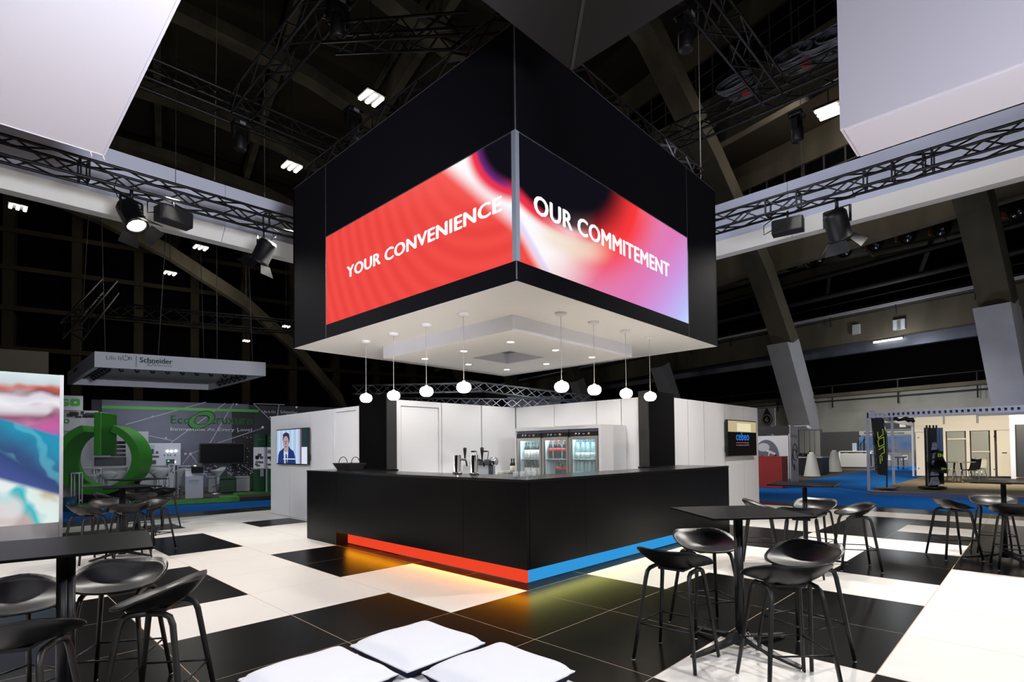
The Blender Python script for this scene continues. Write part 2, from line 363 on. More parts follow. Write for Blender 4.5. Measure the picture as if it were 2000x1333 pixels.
for k in range(7):
    p = V((1.02+.075*k*.72, .62-.0, 1.03)) if False else V((.53+.05*k, .54-.0*k, 1.13))
    tumbler(V((.3+.055*k, .46-.055*k*.0+.02*(k % 2), 1.131)), 'small clear tasting glass on the bar corner, %s from the tap side' % ORD[k], None, 'clear glasses on the bar corner', .02, .06)
WINE = M('wine_glass_dark', (14, 20, 15), .12, spec=.6); LBL = M('label_white', (238, 236, 228), .6); RDOT = M('label_red', (196, 40, 36), .5)
def bottle(kind, r, h, body, label, cap, lm, z0, z1):
    t = thing(kind, kind.replace('_', ' ') + ' prototype', 'bottle', (0, 0, 0))
    if kind == 'wine_bottle': pr = [(r*.9, 0), (r, .01), (r, h*.58), (r*.85, h*.66), (r*.36, h*.76), (r*.36, h*.9)]; cp = [(r*.4, h*.86), (r*.4, h), (0, h)]
    elif kind == 'cola_bottle': pr = [(r*.85, 0), (r, .02), (r*.9, h*.3), (r, h*.45), (r*.96, h*.6), (r*.5, h*.82), (r*.3, h*.92)]; cp = [(r*.38, h*.92), (r*.38, h), (0, h)]
    else: pr = [(r*.9, 0), (r, .015), (r*.86, h*.28), (r, h*.4), (r, h*.62), (r*.62, h*.82), (r*.36, h*.9)]; cp = [(r*.42, h*.9), (r*.42, h), (0, h)]
    obj('bottle_body', lathe(B(), pr, 14), body, t)
    obj('bottle_label', lathe(B(), [(r*1.02, h*z0), (r*1.02, h*z1)], 14), label, t)
    obj('bottle_cap', lathe(B(), cp, 10), cap, t)
    return t
GRN = M('wine_cap_green', (26, 34, 24), .4); REDC = M('cola_red', (206, 44, 40), .5); COLA = M('cola_brown', (36, 18, 15), .1, spec=.6)
WAT = M('water_clear', (176, 214, 214), .08, spec=.7, alpha=.55); BLUC = M('cap_blue', (30, 84, 150), .4); WLB = M('water_label', (226, 240, 242), .5)
WP = bottle('wine_bottle', .038, .31, WINE, LBL, GRN, None, .04, .54)
CP = bottle('cola_bottle', .043, .33, COLA, REDC, REDC, None, .42, .58)
AP = bottle('water_bottle', .045, .33, WAT, WLB, BLUC, None, .1, .34)
USED = {}
def put(proto, loc, lab, grp):
    if proto.name not in USED:
        USED[proto.name] = 1; proto.location = loc; proto['label'] = lab; proto['group'] = grp; return proto
    return dup(proto, loc, 0, lab, grp)
for k, px in enumerate((999.5, 1003.8)):
    put(WP, on_bar(px, 925, 3.8+.09*k), ('dark wine bottle with white label on the back bar, one farther from the fridge', 'dark wine bottle with white label on the back bar, one beside the fridge')[k], 'wine bottles on the back bar')

# ================================================================ FRIDGES
fh = thing('fridge_housing', 'white boxed housing around the three drinks fridges', 'cabinet', (3.35, 1.44, 0))
XF, Y0, Y1 = 3.35, 1.42, 3.40
obj('side_panel', box(B(), XF, Y0, .01, 4.1, Y0+.05, 1.845), WHT, fh); obj('side_panel', box(B(), XF, Y1-.03, .01, 4.1, Y1, 1.845), WHT, fh)
obj('top_panel', box(B(), XF, Y0+.052, 1.785, 4.1, Y1-.032, 1.845), WHT, fh)
FRW = M('fridge_inside', (226, 240, 242), .5); FGL = M('fridge_glass', (225, 238, 240), .02, alpha=.10, spec=.6); ALU = M('aluminium', (188, 184, 178), .35, .7)
FB = [(2.745, 3.35, 'wine'), (2.12, 2.725, 'cola'), (1.49, 2.1, 'water')]
for k, (a, b, what) in enumerate(FB):
    w = ('nearest the taps', 'in the middle', 'nearest the stools')[k]
    f = thing('drinks_fridge', 'glass door fridge full of %s bottles, %s of the white housing' % (what, w) if k == 1 else 'glass door fridge full of %s bottles, the one %s' % (what, w), 'fridge', (XF+.02, (a+b)/2, 0), 0, 'drinks fridges behind the bar')
    x = XF+.03
    bm = B(); box(bm, x+.55, a, .3, x+.57, b, 1.66); box(bm, x, a, .3, x+.55, a+.02, 1.66); box(bm, x, b-.02, .3, x+.55, b, 1.66); box(bm, x, a, 1.64, x+.55, b, 1.66); box(bm, x, a, .3, x+.55, b, .32)
    obj('liner', bm, FRW, f)
    for z in (.62, .93, 1.265): obj('shelf', box(B(), x+.06, a+.022, z-.012, x+.54, b-.022, z), M('shelf_white', (232, 240, 240), .5), f)
    bm = B(); box(bm, x-.03, a+.005, .3, x-.002, a+.045, 1.645); box(bm, x-.03, b-.045, .3, x-.002, b-.005, 1.645); box(bm, x-.03, a+.045, 1.6, x-.002, b-.045, 1.645); box(bm, x-.03, a+.045, .3, x-.002, b-.045, .34)
    dr = obj('door', bm, ALU, f)
    obj('door_glass', box(B(), x-.02, a+.045, .34, x-.014, b-.045, 1.6), FGL, dr)
    obj('door_gasket', box(B(), x-.006, b-.062, .34, x-.003, b-.046, 1.6), BPL, dr)
    cpn = obj('control_panel', box(B(), x-.025, a, 1.66, x, b, 1.735), BPL, f)
    obj('vent_strip', box(B(), x-.005, a, 1.737, x+.01, b, 1.782), M('slate_blue', (92, 94, 112), .6), f)
    for q, (dy, m) in enumerate(((.16, CHR), (.23, CHR), (.43, M('orange_lamp', (214, 160, 120), .4)))):
        obj('dial', lathe(B(), [(.022, 0), (.018, .014), (0, .014)], 14, (x-.025, b-dy, 1.697), axis=(-1, 0, 0)), m, cpn)
    obj('display', box(B(), x-.028, b-.34, 1.69, x-.025, b-.3, 1.705), LGREY, cpn)
    obj('fridge_lamp', box(B(), x+.03, a+.05, 1.625, x+.06, b-.05, 1.638), E('fridge_light', (226, 248, 255), 34), f)
    proto = (WP, CP, AP)[k]
    rows = {'wine': ((1.265, 6), (.93, 6)), 'cola': ((1.225, 5), (.93, 4)), 'water': ((1.265, 5), (.93, 6))}[what]
    if what == 'cola': pass
    for z, n in rows:
        z = 1.265 if z > 1 else z
        sh = 'upper' if z > 1.2 else ('lower' if z > .8 else 'lowest')
        for q in range(n):
            sp = (b-a-.12)/6.0
            y = a+.1+(b-a-.19)/(n-1)*q if n > 4 else a+.1+.09*q
            put(proto, (x+.11+.02*(q % 2), y, z+.001), '%s bottle on the %s shelf of the %s fridge, %s from the right' % ({'wine': 'white labelled wine', 'cola': 'red labelled cola', 'water': 'blue capped water'}[what], sh, what, ORD[q]), '%s bottles in the fridge' % what)
# ================================================================ HANGING CUBE WITH SCREENS
class X:
    """tiny arithmetic on shader sockets"""
    nt = None
    def __init__(s, v): s.v = v
    @staticmethod
    def op(k, *a, clamp=False):
        n = X.nt.nodes.new('ShaderNodeMath'); n.operation = k; n.use_clamp = clamp
        for i, q in enumerate(a):
            q = q.v if isinstance(q, X) else q
            if isinstance(q, (int, float)): n.inputs[i].default_value = q
            else: X.nt.links.new(q, n.inputs[i])
        return X(n.outputs[0])
    def __add__(s, o): return X.op('ADD', s, o)
    def __radd__(s, o): return X.op('ADD', o, s)
    def __sub__(s, o): return X.op('SUBTRACT', s, o)
    def __rsub__(s, o): return X.op('SUBTRACT', o, s)
    def __mul__(s, o): return X.op('MULTIPLY', s, o)
    __rmul__ = __mul__
    def __truediv__(s, o): return X.op('DIVIDE', s, o)
    def sm(s, a, b):
        n = X.nt.nodes.new('ShaderNodeMapRange'); n.interpolation_type = 'SMOOTHSTEP'; n.clamp = True
        f = (a, b) if a < b else (b, a)
        n.inputs['From Min'].default_value = f[0]; n.inputs['From Max'].default_value = f[1]
        n.inputs['To Min'].default_value = 0 if a < b else 1; n.inputs['To Max'].default_value = 1 if a < b else 0
        X.nt.links.new(s.v, n.inputs['Value']); return X(n.outputs[0])
def cmix(f, a, b):
    n = X.nt.nodes.new('ShaderNodeMix'); n.data_type = 'RGBA'; n.clamp_factor = True
    for i, q in ((0, f), (6, a), (7, b)):
        q = q.v if isinstance(q, X) else q
        if isinstance(q, (int, float)): n.inputs[i].default_value = q
        elif isinstance(q, tuple): n.inputs[i].default_value = lin(q)
        else: X.nt.links.new(q, n.inputs[i])
    return n.outputs[2]
def cramp(f, stops):
    n = X.nt.nodes.new('ShaderNodeValToRGB'); r = n.color_ramp
    while len(r.elements) < len(stops): r.elements.new(.5)
    for e, (p, c) in zip(r.elements, stops): e.position = p; e.color = lin(c)
    X.nt.links.new(f.v, n.inputs[0]); return n.outputs[0]
def screen_mat(name, left):
    m = bpy.data.materials.new(name); m.use_nodes = True; nt = X.nt = m.node_tree; nt.nodes.clear()
    tc = nt.nodes.new('ShaderNodeTexCoord'); sp = nt.nodes.new('ShaderNodeSeparateXYZ'); nt.links.new(tc.outputs['Object'], sp.inputs[0])
    z = X(sp.outputs[2]); a = (.03 - X(sp.outputs[1])) if left else (X(sp.outputs[0]) + .08)
    dx = (a-.8)/1.4; dz = (z-4.9)/.95
    e = X.op('SQRT', dx*dx + dz*dz)
    d = (a+.62)*.676 + (z-4.44)*.737
    # moire rings on the left part
    rr = X.op('SQRT', (a+.2)*(a+.2) + (z-5.3)*(z-5.3)); wv = X.op('SINE', rr*26.0)*.5+.5
    red = cmix(wv*.55, (243, 78, 72), (228, 62, 58))
    red = cmix(((z-4.1)*.8+(a+1.5)*.25).sm(0, 1.0), red, (252, 100, 94))
    p = ((a + (3.9-z)*1.1)/5.2)
    beam = cramp(p, [(0, (255, 253, 255)), (.17, (255, 248, 250)), (.25, (244, 214, 216)), (.36, (230, 126, 168)), (.53, (224, 124, 186)), (.68, (204, 156, 228)), (.8, (188, 190, 248)), (.93, (204, 234, 255))])
    rw = e.sm(1.75, 1.02)*a.sm(.7, 1.7); beam = cmix(rw*1.15, beam, (250, 58, 60))
    pk = (e.sm(1.16, 1.04))*a.sm(1.3, .3); beam = cmix(pk, beam, (238, 52, 78))
    cr = e.sm(1.02, 1.12)*e.sm(1.4, 1.2)*a.sm(.2, .7)*a.sm(2.0, 1.2); beam = cmix(cr*.75, beam, (240, 222, 200))
    c = cmix(d.sm(-.2, .02), red, beam)
    edge = d.sm(-.10, -.02)*d.sm(.06, -.01); c = cmix(edge*.45*z.sm(4.1, 3.7), c, (196, 180, 255))
    c = cmix(e.sm(1.03, .98)*a.sm(.1, -.3)*.8, c, (30, 48, 140))
    right_dark = X(cmix(a.sm(.7, 1.9), e.sm(1.02, .9), e.sm(1.2, .68)))
    c = cmix(right_dark, c, (17, 16, 24))
    em = nt.nodes.new('ShaderNodeEmission'); nt.links.new(c, em.inputs[0]); em.inputs[1].default_value = 1.0
    o = nt.nodes.new('ShaderNodeOutputMaterial'); nt.links.new(em.outputs[0], o.inputs[0]); return m
FAB = M('black_fabric', (16, 16, 21), .9, spec=.08, bump=.1, bs=400); PROF = M('thin_profile', (150, 152, 160), .4, .8); SILV = M('silver_profile', (150, 158, 172), .5)
UND = M('soffit_white', (248, 246, 242), .6, spec=.3)
Q0 = V((-.08, .03, 0)); E1 = (V((5.06, .16, 0))-Q0).normalized(); E2 = (V((-.16, 5.12, 0))-Q0).normalized(); LC = 5.12
ZB, ZT = 3.18, 5.87
cube = thing('hanging_cube', 'huge black square sign cube hanging over the bar with two lit screens', 'sign', (Q0.x+2.5, Q0.y+2.5, ZB))
def fpan(nm, ed, s0, s1, z0, z1, mats, off=0.0, th=.05, lab=None):
    """panel on a face of the cube: ed = direction along the face, inward thickness th, sunk by off"""
    inn = E2 if ed is E1 else E1
    return obj(nm, obb(B(), Q0+ed*s0+inn*off+V((0, 0, z0)), ed*(s1-s0), inn*th, V((0, 0, z1-z0))), mats, cube, lab)
for ed, mm in ((E2, screen_mat('led_left', True)), (E1, screen_mat('led_right', False))):
    s1 = 4.0
    fpan('fabric_panel', ed, .052, s1-.003, 4.745, ZT, FAB); fpan('fabric_panel', ed, .052, s1-.003, ZB, 3.385, FAB); fpan('fabric_panel', ed, s1+.003, LC, ZB, ZT, FAB)
    fpan('led_screen', ed, .055, s1-.003, 3.39, 4.74, mm, .004, .05, 'glowing red screen with white lettering' if ed is E2 else 'glowing pink and blue screen with white lettering')
    fpan('edge_profile', ed, 0, LC, ZT, ZT+.012, PROF, 0, .05); fpan('edge_profile', ed, .05, s1, 4.741, 4.749, PROF, -.003, .03)
    fpan('seam_profile', ed, s1-.004, s1+.004, ZB, ZT, PROF, -.002, .03)
    oth = E2 if ed is E1 else E1
    obj('fabric_panel', obb(B(), Q0+oth*LC+V((0, 0, ZB)), ed*LC, oth*-.05, V((0, 0, ZT-ZB))), FAB, cube)
obj('corner_profile', obb(B(), Q0+V((0, 0, 3.385))-E1*.004-E2*.004, E1*.058, E2*.058, V((0, 0, 1.365))), SILV, cube)
obj('corner_profile', obb(B(), Q0+V((0, 0, 4.75))-E1*.003-E2*.003, E1*.05, E2*.05, V((0, 0, ZT-4.75))), FAB, cube)
obj('corner_line', obb(B(), Q0+V((0, 0, 4.75))-E1*.008-E2*.008, E1*.012, E2*.012, V((0, 0, ZT-4.75))), PROF, cube)
obj('corner_profile', obb(B(), Q0+V((0, 0, ZB))-E1*.003-E2*.003, E1*.055, E2*.055, V((0, 0, .205))), FAB, cube)
obj('corner_line', obb(B(), Q0+V((0, 0, ZB+.01))-E1*.007-E2*.007, E1*.01, E2*.01, V((0, 0, .19))), PROF, cube)
WTX = E('letter_white', (255, 255, 255), 1.0)
def face_text(s, ed, sa, sb, z0, z1):
    inn = E2 if ed is E1 else E1
    # reading direction in the picture: left face runs towards the corner, right face away from it
    if ed is E2: o, ax = Q0+E2*sa-inn*.004, -E2
    else: o, ax = Q0+E1*sa-inn*.004, E1
    bm = letters(B(), s, o+V((0, 0, z0)), ax, V((0, 0, 1)), abs(sb-sa), z1-z0, .042, .006)
    obj('lettering', bm, WTX, cube, 'white screen lettering')
face_text('YOUR CONVENIENCE', E2, 3.36, .19, 3.955, 4.125)
face_text('OUR COMMITEMENT', E1, .27, 3.36, 3.96, 4.175)
# soffit with dropped square box, light well
def q2(a, b, z): return Q0 + E1*a + E2*b + V((0, 0, z))
obj('soffit', obb(B(), q2(.01, .01, ZB-.004), E1*(LC-.02), E2*(LC-.02), V((0, 0, .02))), UND, cube)
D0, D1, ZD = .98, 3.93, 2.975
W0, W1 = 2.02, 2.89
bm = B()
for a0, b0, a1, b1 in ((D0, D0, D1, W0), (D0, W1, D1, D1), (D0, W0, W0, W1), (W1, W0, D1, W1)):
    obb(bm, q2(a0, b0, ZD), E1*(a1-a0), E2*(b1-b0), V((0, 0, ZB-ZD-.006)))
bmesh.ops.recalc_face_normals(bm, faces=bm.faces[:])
for f in bm.faces: f.material_index = 1 if abs(f.normal.z) < .5 else 0  # upright faces get a darker, cooler tone in place of shade
obj('dropped_box', bm, [UND, M('soffit_side_shade', (222, 224, 233), .6)], cube)
obj('light_well_lid', obb(B(), q2(W0, W0, ZB-.03), E1*(W1-W0), E2*(W1-W0), V((0, 0, .02))), M('well_grey', (120, 122, 130), .6), cube)
DLE = E('downlight_glow', (255, 250, 240), 14)
DL = [(997, 668), (906, 686), (830, 701), (1085, 684), (1156, 698), (915, 712), (1067, 711), (990, 722)]
for k, (x, y) in enumerate(DL):
    p = gz(x, y, ZD)
    t = thing('downlight', 'round recessed downlight in the dropped soffit, %s' % ('nearest the front corner', 'second on the left side', 'at the left corner', 'second on the right side', 'at the right corner', 'between left corner and far corner', 'between right corner and far corner', 'nearest the far corner')[k], 'lamp', p, 0, 'downlights over the bar')
    obj('trim_ring', lathe(B(), [(.045, -.004), (.07, -.008), (.075, -.001)], 20, p), UND, t)
    obj('lens', lathe(B(), [(0, -.003), (.05, -.003), (.05, -.006), (0, -.006)], 16, p), DLE, t)
    c = Q0+E1*2.455+E2*2.455; o = (V((p.x, p.y, 0))-V((c.x, c.y, 0)))*.35
    spot('downlight_beam', (p.x, p.y, ZD-.02), (p.x+o.x, p.y+o.y, 0), 40, 110, (1, .97, .93), .8, .05)
# pendants
GLOBE = E('opal_glow', (255, 240, 220), 12)
PEND = [('x', 715, 778, .40), ('x', 769, 773, .40), ('x', 833, 765, .40), ('x', 906, 757, .40), ('y', 1097, 756, .56), ('y', 1161, 762, .56), ('y', 1223, 769, .56), ('y', 1270, 775, .56)]
for k, (ax, x, y, f) in enumerate(PEND):
    p = gx(x, y, f) if ax == 'x' else gy(x, y, f)
    t = thing('pendant_lamp', 'glowing opal globe pendant over the %s plinth side, %s from its far end' % (('red', ORD[k]) if k < 4 else ('blue', ORD[7-k])), 'lamp', p, 0, 'opal pendants over the bar')
    obj('globe', lathe(B(), [(0, -.068), (.05, -.066), (.078, -.045), (.092, -.015), (.093, .01), (.08, .042), (.05, .062), (.02, .068)], 24, p), GLOBE, t)
    obj('socket', lathe(B(), [(.02, .066), (.02, .085), (.006, .09)], 12, p), WHT, t)
    obj('cord', tube(B(), [p+V((0, 0, .085)), V((p.x, p.y, ZB-.03))], .004, 6), M('cord_grey', (190, 188, 185), .6), t)
    obj('ceiling_rose', lathe(B(), [(.03, -.045), (.07, -.03), (.078, -.006), (0, -.0055)], 20, (p.x, p.y, ZB)), WHT, t)
    point('pendant_glow', p+V((0, 0, -.12)), 3, .08, (1, .9, .75))
# ================================================================ HANGING WHITE FRAMES AND CANOPIES
FABW = M('stretch_white', (226, 224, 232), .8, spec=.15, bump=.06, bs=250)
FABF = M('stretch_white_shaded', (212, 215, 230), .8, spec=.15, bump=.06, bs=250); FABL = M('stretch_white_lit', (246, 243, 236), .8, spec=.15, bump=.06, bs=250)  # one fabric tinted twice: cool face, lighter return, standing in for their lighting
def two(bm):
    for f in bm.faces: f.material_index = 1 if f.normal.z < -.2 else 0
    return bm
fr = thing('fabric_beam', 'long white stretch-fabric beam hanging behind the truss with the lit spotlight', 'hanging frame', (0, 9.5, 6.42))
for a, b in ((-12, -4.1), (-4.09, .0), (.01, 4.2), (4.21, 9.99)):
    obj('fabric_panel', two(prism(B(), [(0, 0), (0, .93), (1, .93), (1, -.1), (.26, -.27)], (a, 9.0, 6.43), (0, 1, 0), (0, 0, 1), (b-a, 0, 0))), [FABF, FABL], fr)  # lower edge shaped as a slanted return to catch the wash light
obj('wire', tube(B(), [gy(343, 362, 8.98), gy(343, 333, 8.98)+V((0, 0, 3))], .006, 5), M('wire_dark', (26, 24, 24), .6), fr)
fr2 = thing('fabric_beam', 'long white stretch-fabric beam hanging behind the truss with the unlit spotlight', 'hanging frame', (9.5, -1, 6.5))
for a, b in ((-11, -4.2), (-4.19, .2), (.21, 1.98), (1.99, 8.98)):
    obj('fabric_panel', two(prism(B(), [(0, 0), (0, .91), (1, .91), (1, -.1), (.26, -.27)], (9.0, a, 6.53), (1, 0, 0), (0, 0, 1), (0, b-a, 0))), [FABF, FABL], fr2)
cn = thing('fabric_canopy', 'wide flat white fabric canopy overhead above the tables beside the picture wall', 'canopy', (-5.5, 1.5, 5.0))
for a, b in ((-11, -2.88),):
    obj('canopy_sheet', box(B(), a, -3.5, 5.0, b, 4.13, 5.05), FABW, cn)
bm = B(); bar(bm, (-2.9, -3.5, 4.99), (-2.9, 4.13, 4.996), .012, .006); bar(bm, (-11, 4.12, 4.996), (-2.9, 4.12, 4.996), .012, .006); obj('edge_seam', bm, FABW, cn)
for dx in (-3.02, -2.9): obj('tie', tube(B(), [(dx, 4.12, 5.0), (dx+.02, 4.14, 4.95)], .006, 5), FABW, cn)
cr = thing('fabric_canopy', 'deep white fabric box hanging overhead above the stools farthest from the picture wall', 'canopy', (3.2, -5, 5.0))
obj('face_sheet', box(B(), 2.83, -9, 5.0, 2.86, -2.24, 7.6), FABW, cr)
obj('end_sheet', box(B(), 2.865, -2.27, 5.0, 3.63, -2.24, 7.6), FABW, cr)
obj('bottom_sheet', box(B(), 2.865, -9, 4.99, 3.63, -2.275, 5.02), FABW, cr)
DKF = M('grey_fabric', (44, 43, 44), .9, spec=.1)
dk = thing('fabric_canopy', 'dark grey fabric canopy square hanging in front of the top of the black cube', 'canopy', (-2, -2.5, 5.0))
obj('fabric_sheet', prism(B(), [(-2.8, -.7), (-.07, -.7), (-.07, -7), (-2.8, -7)], (0, 0, 5.0), (1, 0, 0), (0, 1, 0), (0, 0, .06)), DKF, dk)
bm = B(); bar(bm, (-.09, -.72, 4.995), (-2.7, -3.33, 4.995), .03, .008); obj('mitre_seam', bm, M('grey_seam', (56, 55, 56), .9), dk)
# ================================================================ TRUSSES
TRB = M('truss_black', (17, 17, 18), .5, .2); TRG = M('truss_grey', (120, 122, 126), .45, .6)
def truss(lab, p, q, s=.29, step=.45, r=.024, mat=TRB, up=(0, 0, 1), name='lighting_truss', rb=.011, plates=()):
    p, q = V(p), V(q); d = (q-p); L = d.length; d.normalize(); sd = d.cross(V(up)).normalized(); u = sd.cross(d).normalized()
    t = thing(name, lab, 'truss', p)
    cs = [sd*(s/2*i)+u*(s/2*j) for i, j in ((-1, -1), (1, -1), (1, 1), (-1, 1))]
    for c in cs: obj('chord', tube(B(), [p+c, q+c], r, 6), mat, t)
    bm = B(); n = max(2, int(L/step))
    for f in range(4):
        a, b = cs[f], cs[(f+1) % 4]
        for k in range(n):
            x0, x1 = p+d*(L*k/n), p+d*(L*(k+1)/n)
            bar(bm, x0+(a if k % 2 else b), x1+(b if k % 2 else a), rb*2, rb*2, up=d.cross(a-b))
    obj('bracing', bm, mat, t, kind='stuff')
    for x in plates:
        bm = B()
        for f in range(4): bar(bm, p+d*x+cs[f], p+d*x+cs[(f+1) % 4], .05, .02, up=d)
        obj('coupler_frame', bm, mat, t)
    return t
a0, a1 = gy(0, 289, 7.0), gy(577, 447, 7.0); dd = (a1-a0)
TL0, TL1 = a0-dd*1.2, a0+dd*2.2
truss('black lighting truss carrying the lit spotlight and a box speaker', TL0, TL1, plates=(a0-TL0).length+V((0, 0, 0)).length and (((gy(155, 332, 7)-TL0).length), ((gy(172, 336, 7)-TL0).length), ((gy(520, 432, 7)-TL0).length)))
b0, b1 = gx(2000, 262, 7.0), gx(1404, 437, 7.0); dd = (b1-b0)
TR0, TR1 = b0-dd*.9, b0+dd*2.2
truss('black lighting truss carrying the unlit spotlight and a box speaker', TR0, TR1, plates=[(gx(x, y, 7)-TR0).length for x, y in ((1805, 320), (1822, 315), (1745, 338), (1690, 354), (1560, 392), (1500, 410))])
truss('high dark truss crossing behind the cube from the flat canopy', (-7, 8.75, 9), (9, 8.75, 9), .42, .55, .03)
truss('high dark truss running to the cube from the moving head beside it', (.19, 3.0, 9), (.19, 8.6, 9), .42, .55, .03)
truss('high dark truss over the top of the cube, crossing to the far white beam', (1.0, .12, 9), (8.0, .12, 9), .42, .55, .03)
truss('high dark truss loaded with grey cable coils', (8.05, -6, 9), (8.05, 8.5, 9), .42, .55, .03)
truss('thin dark truss along the cube top above the red screen', q2(.25, .1, 6.12), q2(.25, 5.0, 6.12), .22, .35, .016)
truss('thin dark truss along the cube top above the pink and blue screen', q2(.1, .25, 6.12), q2(5.0, .25, 6.12), .22, .35, .016)
truss('dark truss rising from the cube top towards the overhead moving heads', (.2, 4.5, 8.3), (.95, 1.9, 7.4), .3, .4, .022)
# loose rigging wires
WIRE = M('steel_wire', (96, 94, 90), .5, .5)
def wire(lab, p, q, r=.006): o = thing('rigging_wire', lab, 'wire', p); obj('wire_strand', tube(B(), [p, q], r, 5), WIRE, o); obj('turnbuckle', tube(B(), [V(p), V(p)+(V(q)-V(p)).normalized()*.14], r*2.5, 6), WIRE, o)
wire('steel wire hanging straight down to the white beam, first from the canopy', gy(419, 352, 9.3), gy(430, 60, 9.3)+V((0, 0, 6)))
wire('steel wire hanging straight down to the white beam, second from the canopy', gy(517, 385, 9.3), gy(514, 40, 9.3)+V((0, 0, 6)))
wire('slanting steel wire tied to the high truss beside the canopy edge', gy(421, 181, 8.7), gy(332, 100, 10.5))
wire('steel wire dropping to the far white beam beside the black moving head', gx(1566, 345, 9.4), gx(1566, 280, 9.4)+V((0, 0, 5)))
wire('steel wire over the back corner of the cube', q2(LC-.1, .2, 5.9), q2(LC-.1, .2, 16))
wire('slanting steel wire beside the concrete leg over the cube', gx(1362, 330, 12), gx(1388, 300, 14))
# ================================================================ STAGE LANTERNS
LENS = E('lantern_lens', (255, 244, 226), 9)
def lantern(lab, hang, aim, lit, s=1.0, grp=None):
    hang = V(hang); d = V(aim).normalized(); c = hang+V((0, 0, -.33*s))
    t = thing('spotlight', lab, 'spotlight', c, 0, grp)
    obj('hook_clamp', tube(B(), [hang+V((0, 0, .04)), hang+V((0, 0, -.1*s))], .022*s, 8), TRB, t)
    sd = d.cross(V((0, 0, 1))).normalized(); up = sd.cross(d)
    yk = [c+sd*.16*s, c+sd*.16*s+V((0, 0, .22*s)), c-sd*.16*s+V((0, 0, .22*s)), c-sd*.16*s]
    bm = B()
    for p, q in zip(yk, yk[1:]): bar(bm, p, q, .03*s, .012*s, up=d)
    obj('yoke', bm, TRB, t)
    bd = B(); lathe(bd, [(.0, -.2*s), (.115*s, -.19*s), (.145*s, -.14*s), (.145*s, .16*s), (.152*s, .165*s), (.152*s, .2*s), (.125*s, .2*s), (.12*s, .17*s)], 12, c, axis=d)
    obj('body', bd, TRB, t)
    bm = B()
    for k in range(5): bar(bm, c+d*(-.12+.06*k)*s+up*.147*s-sd*.05*s, c+d*(-.12+.06*k)*s+up*.147*s+sd*.05*s, .012*s, .01*s)
    obj('cooling_fins', bm, TRB, t)
    obj('lens', lathe(B(), [(.0, .165*s), (.12*s, .172*s), (.1*s, .195*s), (0, .205*s)], 16, c, axis=d), LENS if lit else M('dark_lens', (30, 30, 34), .08, spec=.8), t)
    for k, v in enumerate((sd, -sd, up, -up)):
        w = d.cross(v).normalized(); o = c+d*.2*s+v*.14*s
        obj('barn_door', prism(B(), [(-.11, 0), (.11, 0), (.15, .17), (-.15, .17)], o, w*s, (d*.75+v*.66)*s, (v*.006-d*.006)*s), TRB, t)
    obj('cable', tube(B(), [c-d*.18*s, c-d*.3*s+sd*.1, hang+sd*.3+V((0, 0, -.05)), hang+sd*.25+V((0, 0, .1))], .008, 6), TRB, t)
    return t
def speaker(lab, hang, yaw):
    hang = V(hang); ax = V((math.cos(yaw), math.sin(yaw), 0)); f = V((ax.y, -ax.x, 0)); c = hang+V((0, 0, -.25))
    t = thing('box_speaker', lab, 'speaker', c)
    obj('hook_clamp', tube(B(), [hang+V((0, 0, .05)), hang+V((0, 0, -.14))], .02, 8), TRB, t)
    obj('cabinet', prism(B(), [(-.27, -.13), (.27, -.13), (.27, .1), (.22, .14), (-.22, .14), (-.27, .1)], c+V((0, 0, -.12)), ax, f, (0, 0, .25)), M('speaker_black', (26, 24, 24), .6), t)
    obj('grille', obb(B(), c-ax*.25+f*.142+V((0, 0, -.105)), ax*.46+ax*.04, f*.004, V((0, 0, .22))), M('grille_black', (20, 19, 19), .8, bump=.6, bs=300), t)
    obj('cable', tube(B(), [c-ax*.27, c-ax*.42+V((0, 0, -.06)), c-ax*.42+V((0, 0, .12)), hang-ax*.2], .01, 6), TRB, t)
lantern('black spotlight with open barn doors and a glowing lens on the truss', gy(257, 375, 7), (.25, -.45, -.85), True, 1.2)
lantern('black spotlight tilted away beside the cube edge on the same truss as the speaker', gy(516, 452, 7), -CR*.5+CF*.12+V((0, 0, -.85)), True, 1.2)
lantern('dark unlit spotlight with a broad barn door on the far truss', gx(1634, 392, 7), CR*.45+CF*.35+V((0, 0, -.85)), False, 1.35)
speaker('black box speaker beside the glowing spotlight', gy(340, 398, 7), .2)
speaker('black box speaker beside the unlit spotlight', gx(1538, 418, 7), -1.4)
def moving_head(lab, p):
    p = V(p); t = thing('moving_head', lab, 'spotlight', p, 0, 'moving heads on the high trusses')
    obj('base', box(B(), p.x-.17, p.y-.14, p.z-.1, p.x+.17, p.y+.14, p.z, .02), TRB, t)
    bm = B(); box(bm, p.x-0.18, p.y-.06, p.z-.4, p.x-.14, p.y+.06, p.z-.12); box(bm, p.x+.14, p.y-.06, p.z-.4, p.x+0.18, p.y+.06, p.z-.12); box(bm, p.x-.18, p.y-.07, p.z-.16, p.x+.18, p.y+.07, p.z-.121); obj('yoke', bm, TRB, t)
    obj('head', lathe(B(), [(.0, .12), (.1, .07), (.125, -.06), (.125, -.3), (.1, -.33), (0, -.31)], 14, p+V((0, 0, -.3))), TRB, t)
    obj('status_display', box(B(), p.x-.06, p.y-.145, p.z-.1, p.x+.06, p.y-.141, p.z-.03), M('display_grey', (120, 122, 126), .3), t)
moving_head('black moving head hanging at the meeting of the two high trusses', gz(660, 2, 8.75))
moving_head('black moving head hanging under the high truss beside the canopy', gz(470, 240, 8.75))
moving_head('black moving head hanging just above the cube edge', gz(690, 215, 8.75))
moving_head('black moving head under the truss with the cable coils', gz(1556, 222, 8.75))
moving_head('black moving head half hidden by the grey canopy', gz(1338, 28, 8.75))
CBL = M('cable_grey', (70, 72, 78), .5); RED = M('red_plastic', (150, 26, 28), .5)
